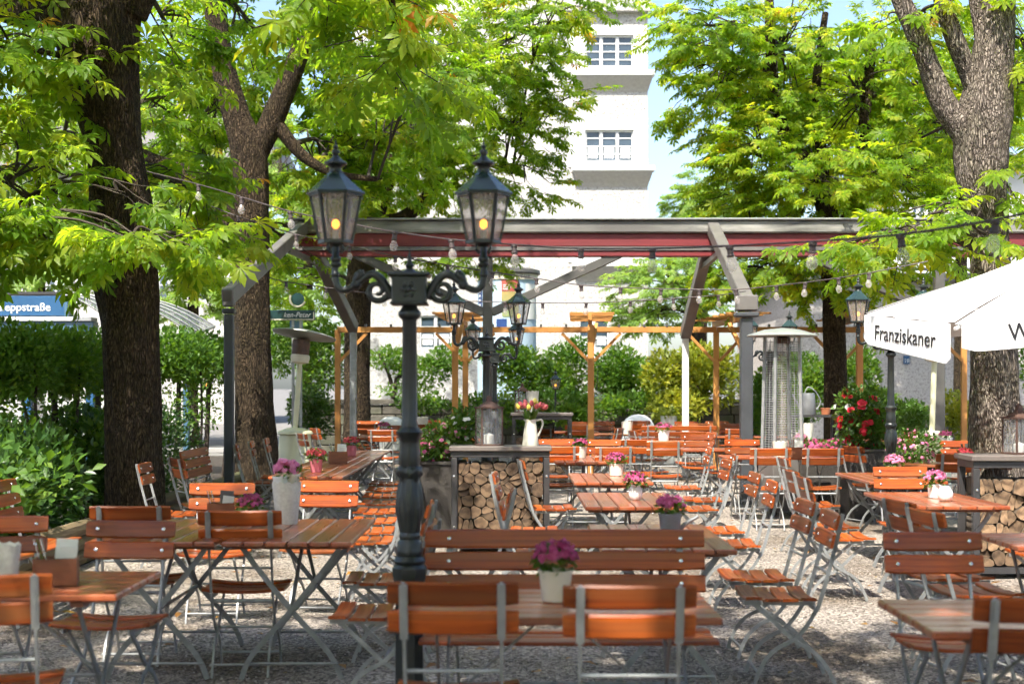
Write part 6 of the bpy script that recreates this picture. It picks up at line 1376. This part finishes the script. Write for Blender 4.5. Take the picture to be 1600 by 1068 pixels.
def litfass():
    D = 36.0; k = D / F; o = thing('advertising_column', 'round advertising column with posters behind the lamp lantern', 'advertising column', (XP(792, D), D, 0))
    Z = lambda y: CZ - (y - HY) * k; r_ = 46 * k
    MB().lathe([(r_, -.02), (r_, Z(438))], 48).build('column', M['poster_pale'], o)
    MB().lathe([(r_ * 1.05, Z(439)), (r_ * 1.05, Z(430))], 48).build('title_band', M['creampot'], o)
    MB().lathe([(r_ * 1.12, Z(430)), (r_ * 1.14, Z(428)), (r_ * 1.12, Z(423)), (r_ * .9, Z(420)), (.05, Z(419))], 48).build('cap', M['dbeam'], o)
    def poster(name, a0, a1, y0, y1, mat, off=.012):
        n = 8; vs_ = []
        for i in range(n + 1):
            a = R(a0 + (a1 - a0) * i / n) - math.pi / 2; vs_ += [((r_ + off) * math.cos(a), (r_ + off) * math.sin(a), Z(y1)), ((r_ + off) * math.cos(a), (r_ + off) * math.sin(a), Z(y0))]
        return MB().add(vs_, [(2 * i, 2 * i + 2, 2 * i + 3, 2 * i + 1) for i in range(n)]).build(name, mat, o)
    poster('poster', -70, -55, 451, 490, M['dblue']); poster('poster', -10, 22, 440, 458, M['poster_red']); poster('poster', -10, 22, 458.4, 473, M['poster_gold']); poster('poster', -9, 23, 476, 497, M['poster_green']); poster('poster', -20, 0, 500, 520, M['dblue']); poster('poster', 38, 75, 445, 500, M['whitepot'])
    for j, y in enumerate((448, 451, 454)): poster('print_line', -7, 12 - 4 * j, y, y + 1.2, M['white'], .018)
    for j in range(5): poster('print_line', -66, -59, 455 + j * 7, 458.5 + j * 7, M['white'], .018)
    for i, ch in enumerate('IF & KULTUR'):
        if ch == ' ': continue
        a = R(-38 + i * 8.2); rr = r_ * 1.05 + .012
        link('lettering', text_mesh(ch, 8 * k, M['ink'], align='CENTER'), o, (rr * math.sin(a), -rr * math.cos(a), Z(437.5)), (R(90), 0, a))
litfass()
def car():
    D = 38.5; k = D / F; o = thing('parked_car', 'blue grey car parked in the street behind the back hedge', 'car', (XP(965, D), D, -.03))
    prof = [(-2.1, .35), (-2.1, .75), (-1.95, .88), (-1.3, .95), (-.55, 1.42), (.75, 1.46), (1.55, 1.0), (2.05, .88), (2.15, .6), (2.12, .35)]
    mb = MB(); n = len(prof); vs_ = []
    for y, s in ((-.86, 1), (-.74, 1.0), (.74, 1.0), (.86, 1)):
        for x, z in prof: vs_.append((x, y * (1 - .18 * max(0, (z - .95) / .5)), z))
    mb.add(vs_, [(r1 * n + i, r1 * n + (i + 1) % n, (r1 + 1) * n + (i + 1) % n, (r1 + 1) * n + i) for r1 in range(3) for i in range(n)] + [list(range(n)), [3 * n + i for i in range(n)]])
    mb.build('body', M['carpaint'], o, ang=30)
    for x in (-1.35, 1.35):
        for y in (-.84, .84):
            w = MB().lathe([(.2, -.1), (.31, -.1), (.33, -.06), (.33, .06), (.31, .1), (.2, .1)], 20).build('wheel', M['rubber'], o, (x, y, .33), (R(90), 0, 0)); MB().lathe([(.02, -.09), (.2, -.09), (.2, .09), (.02, .09)], 16).build('rim', M['steel'], w)
    for s in (-1, 1):
        MB().add([(-.95, s * .80, .98), (-.45, s * .775, 1.36), (.08, s * .775, 1.38), (.08, s * .80, .98)], [(0, 1, 2, 3)]).build('side_window', M['window'], o, smooth=False)
        MB().add([(.16, s * .80, .98), (.16, s * .775, 1.38), (.7, s * .77, 1.38), (1.3, s * .80, 1.0)], [(0, 1, 2, 3)]).build('side_window', M['window'], o, smooth=False)
    for x in (-2.1,): MB().box((x, -.55, .72), (.06, .3, .12), ch=.02).build('headlight', M['glass'], o); MB().box((x, .55, .72), (.06, .3, .12), ch=.02).build('headlight', M['glass'], o)
car()
# fallen leaves on the gravel
def fallen():
    n = 240; d = nrg.uniform(7, 18, n); px = nrg.uniform(0, 1600, n); pos = np.stack([(px - 800) * d / F, d, np.full(n, .035)], 1); pos = pos[pos[:, 0] > -3.6]; n = len(pos)
    ax = unit(nrg.normal(0, 1, (n, 3)) * np.array([1, 1, .05])); nm = unit(np.array([0, 0, 1.0]) + nrg.normal(0, .15, (n, 3)))
    W, T = leaves_np(LEAF_OVAL, pos, frames(ax, nm), nrg.uniform(.03, .11, n)); W[:, 2] = np.clip(W[:, 2], .012, .06)
    tag(link('fallen_leaves', np_mesh('fallen_leaves', W, T, leaf_mat('dry_leaf', [(0, (.16, .07, .02)), (.6, (.28, .14, .03)), (1, (.2, .2, .04))], .2))), 'dry brown and yellow leaves scattered on the gravel', 'leaves', kind='stuff')
fallen()
bpy.context.view_layer.update()
